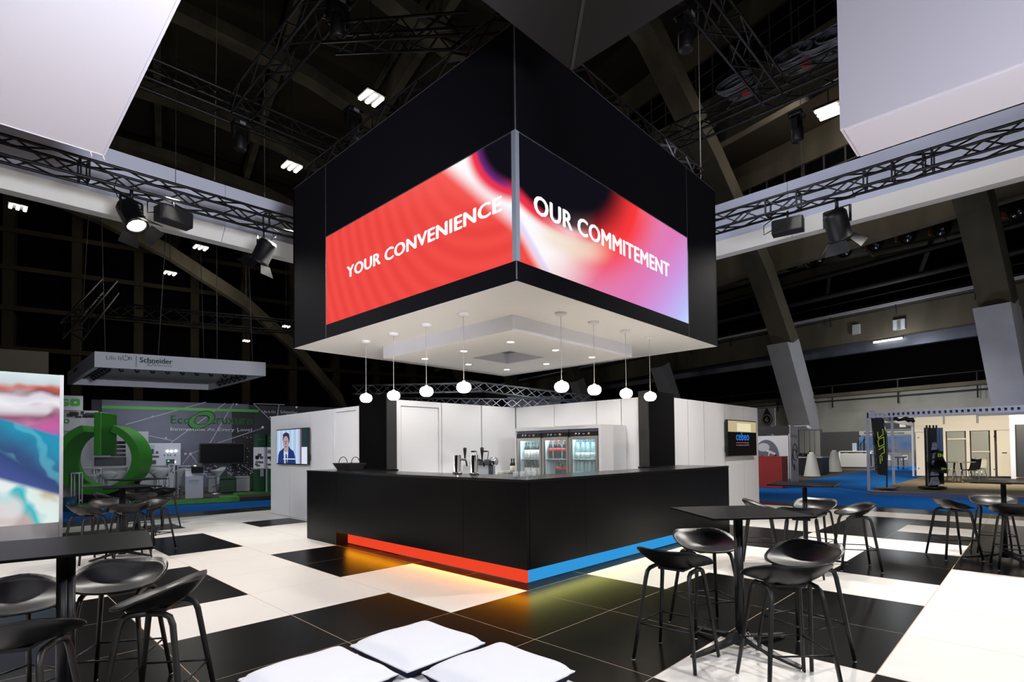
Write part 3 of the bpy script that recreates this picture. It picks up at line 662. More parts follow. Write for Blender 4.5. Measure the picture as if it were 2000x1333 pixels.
for k, (x, y) in enumerate(((1440, 218), (1555, 155), (1605, 142), (1645, 122))):
    p = gx(x, y, 8.05); p.z = 9.32
    t = thing('cable_coil', 'bundle of coiled grey cable on the high truss, %s from the cube' % ORD[k], 'cable coil', p, 0, 'cable coils on the high truss')
    for q in range(12):
        r0 = .26-.01*q; rx = random.uniform(-.25, .25); pts = [p+V((.06*(q-4)+.12*math.sin(a+rx), (r0+.12)*math.cos(a)+rx*.2, .2+r0*.85*math.sin(a)+rx*.1)) for a in [2*PI*i/16 for i in range(17)]]
        obj('cable_loop', tube(B(), pts, .025, 5, cap=False), CBL, t)
    if k in (0, 1): obj('plug_box', box(B(), p.x-.12, p.y-.3, p.z-.05, p.x+.08, p.y-.1, p.z+.1, .02), RED, t)
# ================================================================ STOOLS AND TABLES
SEAT = M('seat_black', (17, 17, 18), .36, spec=.4); WOOD = M('leg_black', (21, 20, 20), .45, var=.35, vs=8, stretch=(40, 40, 3)); IRON = M('rod_black', (40, 40, 44), .35, .6)
GLIDE = M('glide_clear', (190, 190, 190), .3)
def seat_mesh():
    bm = B(); NR, NA = 9, 44; a, bb_, bf = .255, .205, .205
    def hgt(th):   # th: 0 = +x, pi/2 = front (+y), -pi/2 = back
        s = math.sin(th); w = (1-s)/2
        back = .112*(max(0, min(1, (w-.28)/.62))**1.25); lip = -.012*max(0, s)**2 + .012*abs(math.cos(th))**4
        return back+lip
    def pt(rho, th, off):
        c, s = math.cos(th), math.sin(th); n = 2.35
        k = (abs(c)**n + abs(s)**n)**(-1/n)
        x = a*c*k*rho*(1.0-.05*max(0, s)); y = (bf if s > 0 else bb_)*s*k*rho
        h = hgt(th)*rho**2.6 + .012*rho**2*c*c - .02*(1-rho**2)*.9
        return V((x*(1-off*.3), y*(1-off*.3), .655+h-off*(1.0+1.1*(1-rho))))
    top, bot = [], []
    for L, off in ((top, 0), (bot, .011)):
        c0 = bm.verts.new(pt(0, 0, off)); L.append([c0])
        for i in range(1, NR+1): L.append([bm.verts.new(pt(i/NR, 2*PI*k/NA, off)) for k in range(NA)])
    for L, fl_ in ((top, 0), (bot, 1)):
        for k in range(NA):
            f = (L[0][0], L[1][k], L[1][(k+1) % NA]); bm.faces.new(f[::-1] if fl_ else f)
            for i in range(1, NR):
                f = (L[i][k], L[i+1][k], L[i+1][(k+1) % NA], L[i][(k+1) % NA]); bm.faces.new(f[::-1] if fl_ else f)
    for k in range(NA): bm.faces.new((top[NR][k], bot[NR][k], bot[NR][(k+1) % NA], top[NR][(k+1) % NA]))
    for f in bm.faces: f.smooth = True
    bmesh.ops.recalc_face_normals(bm, faces=bm.faces[:]); return bm
STOOL = thing('bar_stool', 'prototype', 'stool', (0, 0, 0), 0, 'black scoop seat bar stools')
obj('seat', seat_mesh(), SEAT, STOOL)
for sx in (-1, 1):
    for sy in (-1, 1):
        foot = V((.215*sx, .205*sy, .006)); sh = V((.152*sx, .128*sy, .555))
        pts = [foot, foot.lerp(sh, .5), sh, V((.148*sx, .112*sy, .597)), V((.145*sx, .08*sy, .614)), V((.143*sx, .001*sy, .618))]
        lg = obj('leg', tube(B(), pts, [.0135, .0155, .017, .017, .016, .015], 10, flat=.82, ref=None), WOOD, STOOL)
        obj('foot_glide', lathe(B(), [(.0, -.006), (.012, -.005), (.012, .002), (0, .003)], 10, foot), GLIDE, lg)
K = {}
for sx in (-1, 1):
    for sy in (-1, 1): K[sx, sy] = V((.215*sx, .205*sy, .006)).lerp(V((.152*sx, .128*sy, .555)), .44)
for a, b in (((-1, -1), (1, -1)), ((1, -1), (1, 1)), ((1, 1), (-1, 1)), ((-1, 1), (-1, -1))):
    obj('footrest_bar', tube(B(), [K[a], K[b]], .0058, 8), IRON, STOOL)
obj('seat_bracket', box(B(), -.09, -.07, .612, .09, .07, .628), IRON, STOOL)
USED['stool'] = 0
def stool(x, y, face, lab):
    yaw = math.atan2(face[1]-y, face[0]-x)-PI/2
    if not USED['stool']:
        USED['stool'] = 1; STOOL.location = (x, y, 0); STOOL.rotation_euler = (0, 0, yaw); STOOL['label'] = lab; return STOOL
    return dup(STOOL, (x, y, 0), yaw, lab)
TTOP = M('table_black', (15, 15, 17), .3, spec=.03); TPOLE = M('table_pole', (25, 26, 30), .38, .3)
def table_proto():
    t = thing('bar_table', 'prototype', 'table', (0, 0, 0), 0, 'black square bar tables')
    obj('tabletop', box(B(), -.36, -.36, .966, .36, .36, .98, .003), TTOP, t)
    bm = B(); tube(bm, [(-.013, 0, .06), (-.013, 0, .95)], .027, 14, flat=1); tube(bm, [(.017, 0, .06), (.017, 0, .95)], .022, 14)
    obj('pole', bm, TPOLE, t)
    obj('top_plate', prism(B(), [(-.16, -.05), (.16, -.05), (.06, .12), (-.06, .12)], (0, 0, .948), (1, 0, 0), (0, 1, 0), (0, 0, .017)), LGREY, t)
    obj('hub', lathe(B(), [(.05, .03), (.045, .07), (.033, .12), (.03, .125)], 16), TPOLE, t)
    for k in range(4):
        a = math.radians(22)+k*PI/2; d = V((math.cos(a), math.sin(a), 0)); s = V((-d.y, d.x, 0))
        bm = B()
        st = [(.03, .10, .03, .051), (.12, .062, .026, .030), (.3, .038, .022, .024), (.455, .024, .017, .02), (.475, .022, .012, .014)]
        rings = [[bm.verts.new(d*r+s*w*i+V((0, 0, z+h*j/2*1.0))) for i, j in ((-1, -1), (1, -1), (1, 1), (-1, 1))] for r, z, h, w in st]
        for A_, B_ in zip(rings, rings[1:]):
            for q in range(4): bm.faces.new((A_[q], A_[(q+1) % 4], B_[(q+1) % 4], B_[q]))
        bm.faces.new(rings[0][::-1]); bm.faces.new(rings[-1]); bmesh.ops.recalc_face_normals(bm, faces=bm.faces[:])
        lg = obj('base_leg', bm, TPOLE, t)
        obj('foot_glide', lathe(B(), [(.0, 0), (.014, .001), (.014, .012), (0, .014)], 10, d*.45), GLIDE, lg)
    return t
TAB = table_proto(); USED['tab'] = 0
def table(x, y, yaw, lab):
    if not USED['tab']:
        USED['tab'] = 1; TAB.location = (x, y, 0); TAB.rotation_euler = (0, 0, yaw); TAB['label'] = lab; return TAB
    return dup(TAB, (x, y, 0), yaw, lab)
R_ = math.radians
T1 = (-.13, -2.2); table(*T1, R_(50), 'black square bar table beside the blue plinth, with four stools close round it')
T2 = (3.3, -1.66); table(*T2, R_(7), 'black square bar table near the wall with the logo television')
T3 = (5.1, -3.42); table(*T3, R_(12), 'black square bar table cut by the picture edge, in front of the shell-scheme booth')
T4 = (-3.68, -.2); table(*T4, R_(-10), 'black square bar table in front of the bright picture wall')
T5 = (-2.45, 5.5); table(*T5, R_(10), 'black square bar table in the far pair, the nearer one, by the picture wall')
T6 = (-1.8, 7.95); table(*T6, R_(14), 'black square bar table in the far pair, the one closest to the green ring')
stool(-.62, -1.96, (.3, -1.9), 'black bar stool beside the blue plinth, its scoop back turned to the counter corner')
stool(.12, -1.84, T1, 'black bar stool by the blue plinth, partly hidden behind the table pole')
stool(.02, -2.58, (-.9, -2.2), 'black bar stool right of the near table pole, its broad glossy seat facing the viewer')
stool(-.58, -2.66, T1, 'black bar stool nearest the viewer at the table by the blue plinth')
stool(3.1, -1.18, T2, 'black bar stool closest to the logo television wall')
stool(2.6, -1.82, T2, 'black bar stool half hidden behind the near tabletop, its back to the viewer')
stool(3.6, -1.68, T2, 'black bar stool on the far side of the second table, behind its pole')
stool(3.35, -2.18, (3.0, -1.5), 'black bar stool standing apart on the white tiles, legs seen broadside')
stool(4.85, -2.94, (5.3, -3.6), 'leftmost black bar stool at the table cut by the picture edge')
stool(5.6, -3.3, T3, 'black bar stool behind the pole of the table at the picture edge')
stool(4.5, -3.56, T3, 'black bar stool in front of the pole of the table at the picture edge')
stool(-3.38, .26, T4, 'black bar stool with a large glossy seat just beyond the nearest left table pole')
stool(-3.3, -.36, (-3.75, -.02), 'black bar stool nearest the white seat cushions, at the nearest left table')
stool(-3.86, .12, T4, 'black bar stool at the picture edge, seat under the nearest left tabletop')
stool(-3.90, -.60, T4, 'black bar stool in the bottom corner, its back to the viewer')
stool(-2.86, 5.35, T5, 'black bar stool of the far group standing next to the picture wall edge')
stool(-2.48, 6.2, T5, 'black bar stool of the far group behind the nearer far table')
stool(-2.43, 5.2, T5, 'far black bar stool directly in front of the nearer far table pole')
stool(-2.04, 5.72, T5, 'far black bar stool at the right side of the nearer far table')
stool(-1.34, 8.25, T6, 'far black bar stool standing apart, rightmost of the far group')
stool(-2.25, 8.0, T6, 'black bar stool of the far group under the green ring')
stool(-1.85, 7.5, T6, 'black bar stool between the two far tables')
stool(-1.62, 8.75, T6, 'black bar stool farthest of all, behind the farthest table')
# ================================================================ WHITE SEAT WITH CUSHIONS
BNC = M('bench_white', (244, 243, 246), .6, spec=.25); CUW = M('cushion_white', (243, 243, 247), .85, spec=.1, bump=.12, bs=220); CUB = M('cushion_navy', (30, 30, 52), .85, spec=.1)
bn = thing('bench', 'low white square bench under the four cushions', 'bench', (-2.7, -1.8, 0))
obj('seat_top', box(B(), -3.23, -3.4, .36, -2.16, -1.27, .415, .006), BNC, bn)
bm = B(); box(bm, -3.22, -3.39, .005, -2.17, -1.28, .358); obj('skirt', bm, BNC, bn)
def cushion(x0, y0, x1, y1, lab, rot=0.0):
    cx, cy = (x0+x1)/2, (y0+y1)/2; hx, hy = (x1-x0)/2, (y1-y0)/2; z0 = .417
    t = thing('cushion', lab, 'cushion', (cx, cy, z0), rot, 'square cushions on the white bench')
    def shell(top):
        bm = B(); N = 16; g = []
        for i in range(N+1):
            row = []
            for j in range(N+1):
                u, v = i/N*2-1, j/N*2-1; m = max(abs(u), abs(v)); q = (1-abs(u)**6)*(1-abs(v)**6)
                px = 1-.035*(1-v*v); py = 1-.035*(1-u*u)
                z = (.052+.045*q**.5+.003*math.sin(5*u+3*v)) if top else (.05-.049*q**.1)
                row.append(bm.verts.new((u*hx*px, v*hy*py, z)))
            g.append(row)
        for i in range(N):
            for j in range(N):
                f = (g[i][j], g[i+1][j], g[i+1][j+1], g[i][j+1]); bm.faces.new(f if top else f[::-1]).smooth = True
        bmesh.ops.translate(bm, verts=bm.verts[:], vec=(0, 0, 0)); return bm
    for top, nm, m in ((1, 'cover_top', CUW), (0, 'cover_underside', CUB)):
        o = obj(nm, shell(top), m, None, 'navy underside' if not top else None); o.parent = t
    pts = [(-hx*.97, -hy*.97, .051), (0, -hy*.965, .051), (hx*.97, -hy*.97, .051), (hx*.965, 0, .051), (hx*.97, hy*.97, .051), (0, hy*.965, .051), (-hx*.97, hy*.97, .051), (-hx*.965, 0, .051), (-hx*.97, -hy*.97, .051)]
    o = obj('piping', tube(B(), pts, .006, 6, cap=False), CUW, None); o.parent = t
cushion(-2.69, -1.765, -2.21, -1.28, 'white cushion with navy underside, closest to the bar corner', .02)
cushion(-2.65, -2.3, -2.17, -1.82, 'rightmost white cushion with navy underside on the bench', -.02)
cushion(-3.22, -1.77, -2.73, -1.29, 'white cushion with navy underside, on the side of the nearest left table', .03)
cushion(-3.2, -2.33, -2.71, -1.85, 'white cushion at the bottom edge of the picture, nearest the viewer', .0)
# ================================================================ PICTURE WALL (backlit fabric)
def picture_mat():
    m = bpy.data.materials.new('backlit_picture'); m.use_nodes = True; nt = X.nt = m.node_tree; nt.nodes.clear()
    tc = nt.nodes.new('ShaderNodeTexCoord'); nz = nt.nodes.new('ShaderNodeTexNoise'); nz.inputs['Scale'].default_value = 3.0; nz.inputs['Detail'].default_value = 1
    nt.links.new(tc.outputs['Object'], nz.inputs['Vector']); sp = nt.nodes.new('ShaderNodeSeparateXYZ'); nt.links.new(tc.outputs['Object'], sp.inputs[0])
    n = X(nz.outputs[0])-.5; s = (X(sp.outputs[0])+3.6)/.76; t = (X(sp.outputs[2])-.27)/2.54
    bg = cramp(t+n*.10, [(.0, (206, 226, 222)), (.06, (212, 192, 186)), (.16, (236, 238, 240)), (.2, (196, 190, 170)), (.6, (120, 110, 200)), (.66, (206, 130, 180)), (.71, (150, 92, 118)), (.76, (176, 140, 160)), (.8, (238, 234, 242)), (.84, (222, 218, 230)), (.87, (146, 84, 96)), (.895, (206, 98, 78)), (.925, (206, 216, 224)), (1, (222, 240, 240))])
    vz = nt.nodes.new('ShaderNodeTexNoise'); vz.inputs['Scale'].default_value = 2.2; vz.inputs['Detail'].default_value = 0; nt.links.new(tc.outputs['Object'], vz.inputs['Vector'])
    v = X(vz.outputs[0])
    bg = cmix(v.sm(.55, .66)*t.sm(.7, .76)*t.sm(.95, .8)*.7, bg, (244, 246, 250))
    bg = cmix(v.sm(.5, .38)*t.sm(.55, .62)*t.sm(.8, .72)*.8, bg, (196, 96, 160))
    top = .700 - s*.115; nav = .50-s*.24; bot = .305-s*.125
    tl = cmix(((t-nav)/.25+n*.5).sm(0, 1), (60, 84, 130), (44, 150, 186))
    fold = X.op('SINE', (s*9.0+t*16.0+n*5))*.5+.5
    tl = cmix(fold.sm(.75, 1)*.45, tl, (110, 200, 220))
    nv = cmix(((nav-t)/.16).sm(0, 1), (58, 78, 128), (74, 88, 150))
    c = cmix((t-top).sm(.012, -.012), bg, tl); c = cmix((t-nav).sm(.02, -.03), c, nv)
    lo = cramp((s*.5+t*1.2+n*.5), [(0, (188, 150, 140)), (.2, (196, 178, 176)), (.32, (60, 190, 200)), (.42, (226, 244, 240)), (.6, (228, 236, 230)), (.8, (190, 176, 130)), (1, (236, 240, 236))])
    lo = cmix(v.sm(.45, .6)*.6, lo, (240, 244, 244))
    c = cmix((t-bot).sm(.02, -.02), c, lo)
    em = nt.nodes.new('ShaderNodeEmission'); nt.links.new(c, em.inputs[0]); em.inputs[1].default_value = .95
    o = nt.nodes.new('ShaderNodeOutputMaterial'); nt.links.new(em.outputs[0], o.inputs[0]); return m
pw = thing('picture_wall', 'tall white backlit wall with a blurred picture of a teal sleeve', 'light box', (-5, 8.5, 0))
obj('frame_body', box(B(), -8, 8.505, .005, -2.79, 8.62, 2.83, .003), WHT, pw)
obj('frame_rail', box(B(), -8, 8.47, .005, -2.845, 8.504, .262), WHT, pw); obj('frame_rail', box(B(), -2.84, 8.47, .005, -2.79, 8.504, 2.83), WHT, pw)
obj('picture_sheet', box(B(), -8, 8.478, .264, -2.845, 8.503, 2.825), picture_mat(), pw)
# ================================================================ TELEVISIONS
def flat(bm, pts, f, mi): bm.faces.new([bm.verts.new(f(x, y)) for x, y in pts]).material_index = mi
def ell(cx, cy, rx, ry, n=18, a0=0, a1=2*PI): return [(cx+rx*math.cos(a0+(a1-a0)*k/n), cy+ry*math.sin(a0+(a1-a0)*k/n)) for k in range(n if a1-a0 > 6.2 else n+1)]
tv = thing('television', 'wall television showing a man in a blue jacket and tie', 'television', (1.0, 7.88, 1.55))
def tvbox(t, o, ax, w, h, out, hs):
    o, ax, out = V(o), V(ax), V(out)
    obj('bezel', obb(B(), o+out*.03, ax*w, out*.05, V((0, 0, h)), .004), BPL, t)
    obj('wall_mount', obb(B(), o+ax*w*.3+V((0, 0, h*.3)), ax*w*.4, out*.03, V((0, 0, h*.4))), BPL, t)
    hp = o+ax*(w+.02 if hs > 0 else -.02)+out*.05
    obj('handle', tube(B(), [hp+V((0, 0, .08)), hp+ax*.05*hs+V((0, 0, .1)), hp+ax*.05*hs+V((0, 0, .2)), hp+V((0, 0, .22))], .008, 6), BPL, t)
tvbox(tv, (1.07, 8.68, 1.165), (0, -1, 0), 1.58, .78, (-1, 0, 0), 1)
fz = lambda lay: (lambda x, y: V((.988-.0012*lay, 8.66-1.54*x, 1.185+.74*y)))
cols = [E('tv_sky', (176, 204, 236), .9), E('tv_frost', (206, 224, 244), .9), E('tv_plant', (44, 66, 72), .8), E('tv_brick', (134, 104, 122), .8), E('tv_skin', (196, 166, 170), .8), E('tv_hair', (58, 58, 78), .8), E('tv_suit', (42, 62, 128), .8), E('tv_shirt', (210, 222, 240), .9), E('tv_tie', (66, 76, 104), .8), E('tv_face_dark', (120, 92, 104), .8), E('tv_white', (226, 234, 250), .9)]
bm = B()
flat(bm, [(0, 0), (.78, 0), (.78, 1), (0, 1)], fz(0), 0)
for k in range(5): flat(bm, [(.06+.15*k, 0), (.12+.15*k, 0), (.12+.15*k, 1), (.06+.15*k, 1)], fz(.5), 1)
flat(bm, [(.78, 0), (.83, 0), (.83, 1), (.78, 1)], fz(0), 3); flat(bm, [(.83, .48), (1, .48), (1, 1), (.83, 1)], fz(0), 2); flat(bm, [(.83, 0), (1, 0), (1, .48), (.83, .48)], fz(0), 10)
flat(bm, [(.04, 0), (.06, .25), (.1, .36), (.22, .44), (.28, .52), (.42, .52), (.47, .44), (.58, .36), (.63, .2), (.65, 0)], fz(1), 6)
flat(bm, [(.27, 0), (.25, .3), (.26, .46), (.4, .46), (.4, .3), (.37, 0)], fz(1.5), 7); flat(bm, [(.31, 0), (.31, .26), (.33, .3), (.36, .26), (.37, 0)], fz(2), 8)
flat(bm, [(.26, .4), (.26, .54), (.41, .54), (.41, .4), (.36, .33), (.3, .34)], fz(2), 4)
flat(bm, ell(.335, .72, .118, .21), fz(2.5), 5); flat(bm, ell(.325, .62, .1, .2), fz(3), 4)
flat(bm, ell(.33, .83, .115, .09, 12, 0, PI), fz(3.5), 5)
for ex in (.285, .365): flat(bm, ell(ex, .665, .022, .014, 8), fz(4), 9)
flat(bm, ell(.325, .5, .035, .016, 8), fz(4), 9); flat(bm, [(.315, .66), (.335, .66), (.345, .57), (.31, .57)], fz(3.8), 9)
flat(bm, [(.24, .12), (.64, .12), (.64, .15), (.24, .15)], fz(4), 1)
obj('screen_picture', bm, cols, tv)
tv2 = thing('television', 'wall television showing a blue logo on black under a pale strip', 'television', (8.1, 1.0, 1.64))
tvbox(tv2, (7.36, 1.07, 1.245), (1, 0, 0), 1.62, .79, (0, -1, 0), -1)
gz2 = lambda lay: (lambda x, y: V((7.385+1.57*x, .988-.0012*lay, 1.265+.75*y)))
cols2 = [E('tv_black', (22, 19, 18), .9), E('tv_cream', (196, 180, 138), .95), E('tv_cream_light', (232, 220, 184), 1), E('tv_blue', (44, 118, 202), 1), E('tv_red', (196, 74, 60), .9), E('tv_text', (150, 176, 206), .9)]
bm = B(); flat(bm, [(0, 0), (1, 0), (1, .68), (0, .68)], gz2(0), 0); flat(bm, [(0, .68), (1, .68), (1, 1), (0, 1)], gz2(0), 1); flat(bm, [(.3, .7), (.8, .7), (.8, .94), (.3, .94)], gz2(.5), 2)
flat(bm, [(.26, .355), (.72, .355), (.72, .375), (.26, .375)], gz2(.5), 4)
letters(bm, 'cebeo', gz2(1)(.26, .43), (1, 0, 0), (0, 0, 1), .74, .19, .03, .001, 3)
letters(bm, 'shop', gz2(1)(.58, .335), (1, 0, 0), (0, 0, 1), .2, .04, .0, .001, 4)
letters(bm, 'the company on powerlines', gz2(1)(.26, .27), (1, 0, 0), (0, 0, 1), .72, .035, .0, .001, 5)
obj('screen_picture', bm, cols2, tv2)

# ================================================================ GREEN BOOTH BEYOND THE FLOOR
TH = math.radians(-14); UL = V((math.cos(TH), math.sin(TH), 0)); VL = V((-math.sin(TH), math.cos(TH), 0)); ZU = V((0, 0, 1))
def pl(x, y, v): return gp(x, y, VL*v, VL)          # pixel on the upright plane at depth v of this booth
def uvz(u, v, z): return UL*u+VL*v+ZU*z
def ubox(bm, u0, v0, z0, u1, v1, z1, bev=0, mi=0): return obb(bm, uvz(u0, v0, z0), UL*(u1-u0), VL*(v1-v0), ZU*(z1-z0), bev, mi)
GRE = M('leaf_green', (58, 140, 42), .5, spec=.35); GRE2 = M('edge_green', (70, 160, 44), .55); GDK = M('dark_green', (18, 84, 48), .5)
PLC = M('platform_carpet', (74, 66, 58), .95, var=.1, vs=20); 
pA = gz(380, 976, .12); vF = pA.dot(VL); uR = gz(425, 968, .12).dot(UL)
pt = thing('platform', 'low booth platform with dark carpet and bright green edges', 'platform', uvz(uR-4, vF, 0))
obj('deck', ubox(B(), -16, vF+.02, .0, uR+7, vF+13, .115), PLC, pt); obj('green_edge', ubox(B(), -16, vF-.02, .0, uR, vF+.02, .125), GRE2, pt)
obj('green_edge', ubox(B(), uR, vF-.02, .0, uR+.5, vF+.9, .125), GRE2, pt); pB = gz(505, 965, .12); vG = pB.dot(VL)
obj('green_edge', ubox(B(), pB.dot(UL)-.7, vG-.02, .0, pB.dot(UL)+5, vG+.35, .16), GRE2, pt)
# power symbol
AX = V((math.cos(math.radians(61)), math.sin(math.radians(61)), 0)); RX = V((AX.y, -AX.x, 0)); DEP = 1.05
c0 = CAM + ray(190, 897)*14.9
psy = thing('power_symbol', 'big bright green power button sculpture standing on the booth platform', 'sculpture', V((c0.x, c0.y, .12)))
RO, RI = 1.0, .81
bm = B(); NA = 56; a0, a1 = math.radians(90-22), math.radians(90+22-360); rings = []
for k in range(NA+1):
    a = a0+(a1-a0)*k/NA; d = RX*math.cos(a)+ZU*math.sin(a)
    rings.append([bm.verts.new(c0+d*r+AX*w) for r, w in ((RI, 0), (RO, 0), (RO, DEP), (RI, DEP))])
for p, q in zip(rings, rings[1:]):
    for k in range(4): bm.faces.new((p[k], p[(k+1) % 4], q[(k+1) % 4], q[k]))
bm.faces.new(rings[0][::-1]); bm.faces.new(rings[-1]); bmesh.ops.recalc_face_normals(bm, faces=bm.faces[:])
obj('ring', bm, GRE, psy); obj('power_bar', obb(B(), c0-RX*.09+ZU*.09, RX*.18, AX*DEP, ZU*1.2, .02), GRE, psy)
obj('foot', obb(B(), c0-RX*.45-ZU*(c0.z-.125), RX*.9, AX*DEP*.8+AX*.1, ZU*(c0.z-RO-.10)), BPL, psy)
# backdrop wall
vW = vF+6.0
DUSK = M('backdrop_dusk', (96, 98, 112), .7, var=.25, vs=.35); NIGHT = M('backdrop_night', (44, 44, 50), .7, var=.3, vs=.8)
ew = thing('backdrop_wall', 'wide dusk-grey graphic wall with green stripe and green and white slogan', 'wall', pl(400, 950, vW))
A_ = pl(199, 781, vW); Bp = pl(486, 795, vW); C_ = pl(592, 800, vW); zt = A_.z
uA, uB, uC = A_.dot(UL), Bp.dot(UL), C_.dot(UL)
obj('graphic_panel', ubox(B(), uA, vW, .12, uB, vW+.08, zt), DUSK, ew); obj('graphic_panel', ubox(B(), uB+.005, vW, .12, uC+1.5, vW+.08, zt-.03), NIGHT, ew)
obj('side_panel', ubox(B(), uA-.3, vW+.08, .12, uA, vW+1.2, zt), NIGHT, ew)
obj('green_stripe', ubox(B(), uA, vW-.01, pl(300, 798, vW).z-.05, pl(505, 803, vW).dot(UL), vW-.001, pl(300, 798, vW).z+.05), GRE2, ew)
LINE = M('line_white', (158, 160, 172), .7)
bm = B()
for x0, y0, x1, y1 in ((245, 830, 402, 786), (333, 866, 440, 788), (410, 866, 456, 788), (296, 815, 300, 812), (425, 866, 515, 836), (495, 789, 530, 822), (495, 789, 556, 791), (356, 908, 372, 887), (372, 887, 407, 935), (372, 887, 390, 880), (260, 845, 340, 862), (545, 791, 541, 815), (472, 908, 500, 928)):
    bar(bm, pl(x0, y0, vW-.006), pl(x1, y1, vW-.006), .03, .006, up=VL)
obj('light_lines', bm, LINE, ew)
GLOW = E('city_glow', (190, 195, 212), .45); bm = B()
for x, y, r in ((324, 856, .04), (372, 887, .045), (362, 887, .04), (513, 835, .045), (579, 796, .04), (528, 815, .03), (462, 790, .03)): lathe(bm, [(0, -.012), (r, -.01), (0, -.008)], 10, pl(x, y, vW), axis=VL)
for k in range(150):
    x = random.uniform(395, 500); y = random.uniform(905, 930) if k % 2 else random.uniform(842, 930); 
    if x < 455 and y < 905: continue
    p = pl(x, y, vW-.004); w = random.uniform(.01, .05); obb(bm, p, UL*w, VL*.002, ZU*.02)
obj('city_lights', bm, GLOW, ew, kind='stuff')
obj('tower_graphic', ubox(B(), pl(453, 805, vW).dot(UL), vW-.004, .13, pl(497, 805, vW).dot(UL), vW-.001, pl(470, 805, vW).z), M('tower_dark', (30, 30, 34), .7, var=.3, vs=2), ew)
TGR = M('text_green', (44, 112, 44), .6); TWH = M('text_grey_white', (222, 222, 230), .6)
def ltext(s, x0, y0, x1, y1, m, v, nm='lettering', bold=.01, par=None, h=None):
    p, q = pl(x0, y1, v), pl(x1, y1, v); hh = h or (pl(x0, y0, v).z-p.z)
    obj(nm, letters(B(), s, p-VL*.012, UL, ZU, (q-p).dot(UL), hh, bold, .004), m, par)
ltext('Eco', 333, 812, 372, 828, TGR, vW, par=ew, bold=.02); ltext('truxure', 412, 814, 493, 829, TGR, vW, par=ew, bold=.02)
ltext('Innovation At Every Level', 333, 835, 492, 844, TWH, vW, par=ew, bold=.015)
c = pl(394, 821, vW)-VL*.012; bm = B()
for s_ in (1, -1):
    pts = [c+UL*(s_*.32*math.cos(a))+ZU*(s_*.26*math.sin(a)+.0)+UL*.12*math.sin(a)*s_ for a in [math.radians(-50+14*k) for k in range(15)]]
    tube(bm, pts, [.03+.10*math.sin(PI*k/14) for k in range(15)], 6, flat=.08, ref=VL)
obj('swoosh_emblem', bm, TGR, ew)
ltext('Life Is On', 512, 802, 538, 807, TWH, vW, par=ew, bold=.0); ltext('Schneider', 547, 802, 581, 808, TWH, vW, par=ew, bold=.02); obj('divider_bar', ubox(B(), pl(543, 800, vW).dot(UL), vW-.01, pl(543, 812, vW).z, pl(543.6, 800, vW).dot(UL), vW-.002, pl(543, 800, vW).z), TWH, ew)
ltext('Electric', 560, 809, 581, 812, TWH, vW, par=ew, bold=.0)
# black screen, display board, devices
vD = vW-.35
bs = thing('display_screen', 'large switched-off black display on the dusk-grey graphic wall', 'screen', pl(433, 886, vD))
P0, P1 = pl(389, 908, vD), pl(478, 866, vD)
obj('bezel', ubox(B(), P0.dot(UL), vD, P0.z, P1.dot(UL), vD+.08, P1.z, .01), BPL, bs); obj('panel', ubox(B(), P0.dot(UL)+.03, vD-.004, P0.z+.03, P1.dot(UL)-.03, vD-.001, P1.z-.03), M('screen_off', (5, 5, 7), .6, spec=.15), bs); obj('stand', ubox(B(), P0.dot(UL)+.6, vD+.09, .12, P1.dot(UL)-.6, vD+.2, P1.z-.2), BPL, bs)
db = thing('display_board', 'white demonstration board with lit round gauges beside the green ring', 'board', pl(320, 895, vD))
P0, P1 = pl(270, 911, vD), pl(353, 866, vD)
obj('board', ubox(B(), P0.dot(UL), vD, P0.z, P1.dot(UL), vD+.06, P1.z), M('board_grey', (186, 188, 200), .6), db); obj('board_legs', ubox(B(), P0.dot(UL)+.2, vD+.07, .12, P1.dot(UL)-.2, vD+.14, P0.z+.1), LGREY, db)
LGA = E('gauge_white', (240, 255, 255), 1.6)
for x, y in ((327, 882), (335, 882), (343.5, 881.5), (340, 903)):
    obj('gauge', lathe(B(), [(.025, -.03), (.055, -.03), (.055, -.002), (.025, -.002)], 12, pl(x, y, vD), axis=VL), LGA, db)
bm = B()
for x, y, w, h in ((298, 882, .07, .16), (307, 884, .07, .07), (304, 892, .2, .05), (321, 889, .03, .03), (328, 889, .03, .03), (333, 889, .03, .03), (342, 889, .03, .03), (297, 903, .25, .13), (333, 903, .26, .2)):
    p = pl(x, y, vD); obb(bm, p-UL*w/2-ZU*h/2-VL*.04, UL*w, VL*.038, ZU*h)
obj('components', bm, M('device_dark', (52, 54, 58), .5), db, kind='stuff')
obj('signal_lamp', box(B(), 0, 0, 0, .001, .001, .001) if False else lathe(B(), [(0, -.06), (.03, -.058), (.03, -.041), (0, -.041)], 8, pl(329, 901, vD), axis=VL), E('lamp_green', (90, 220, 140), 1.5), db)
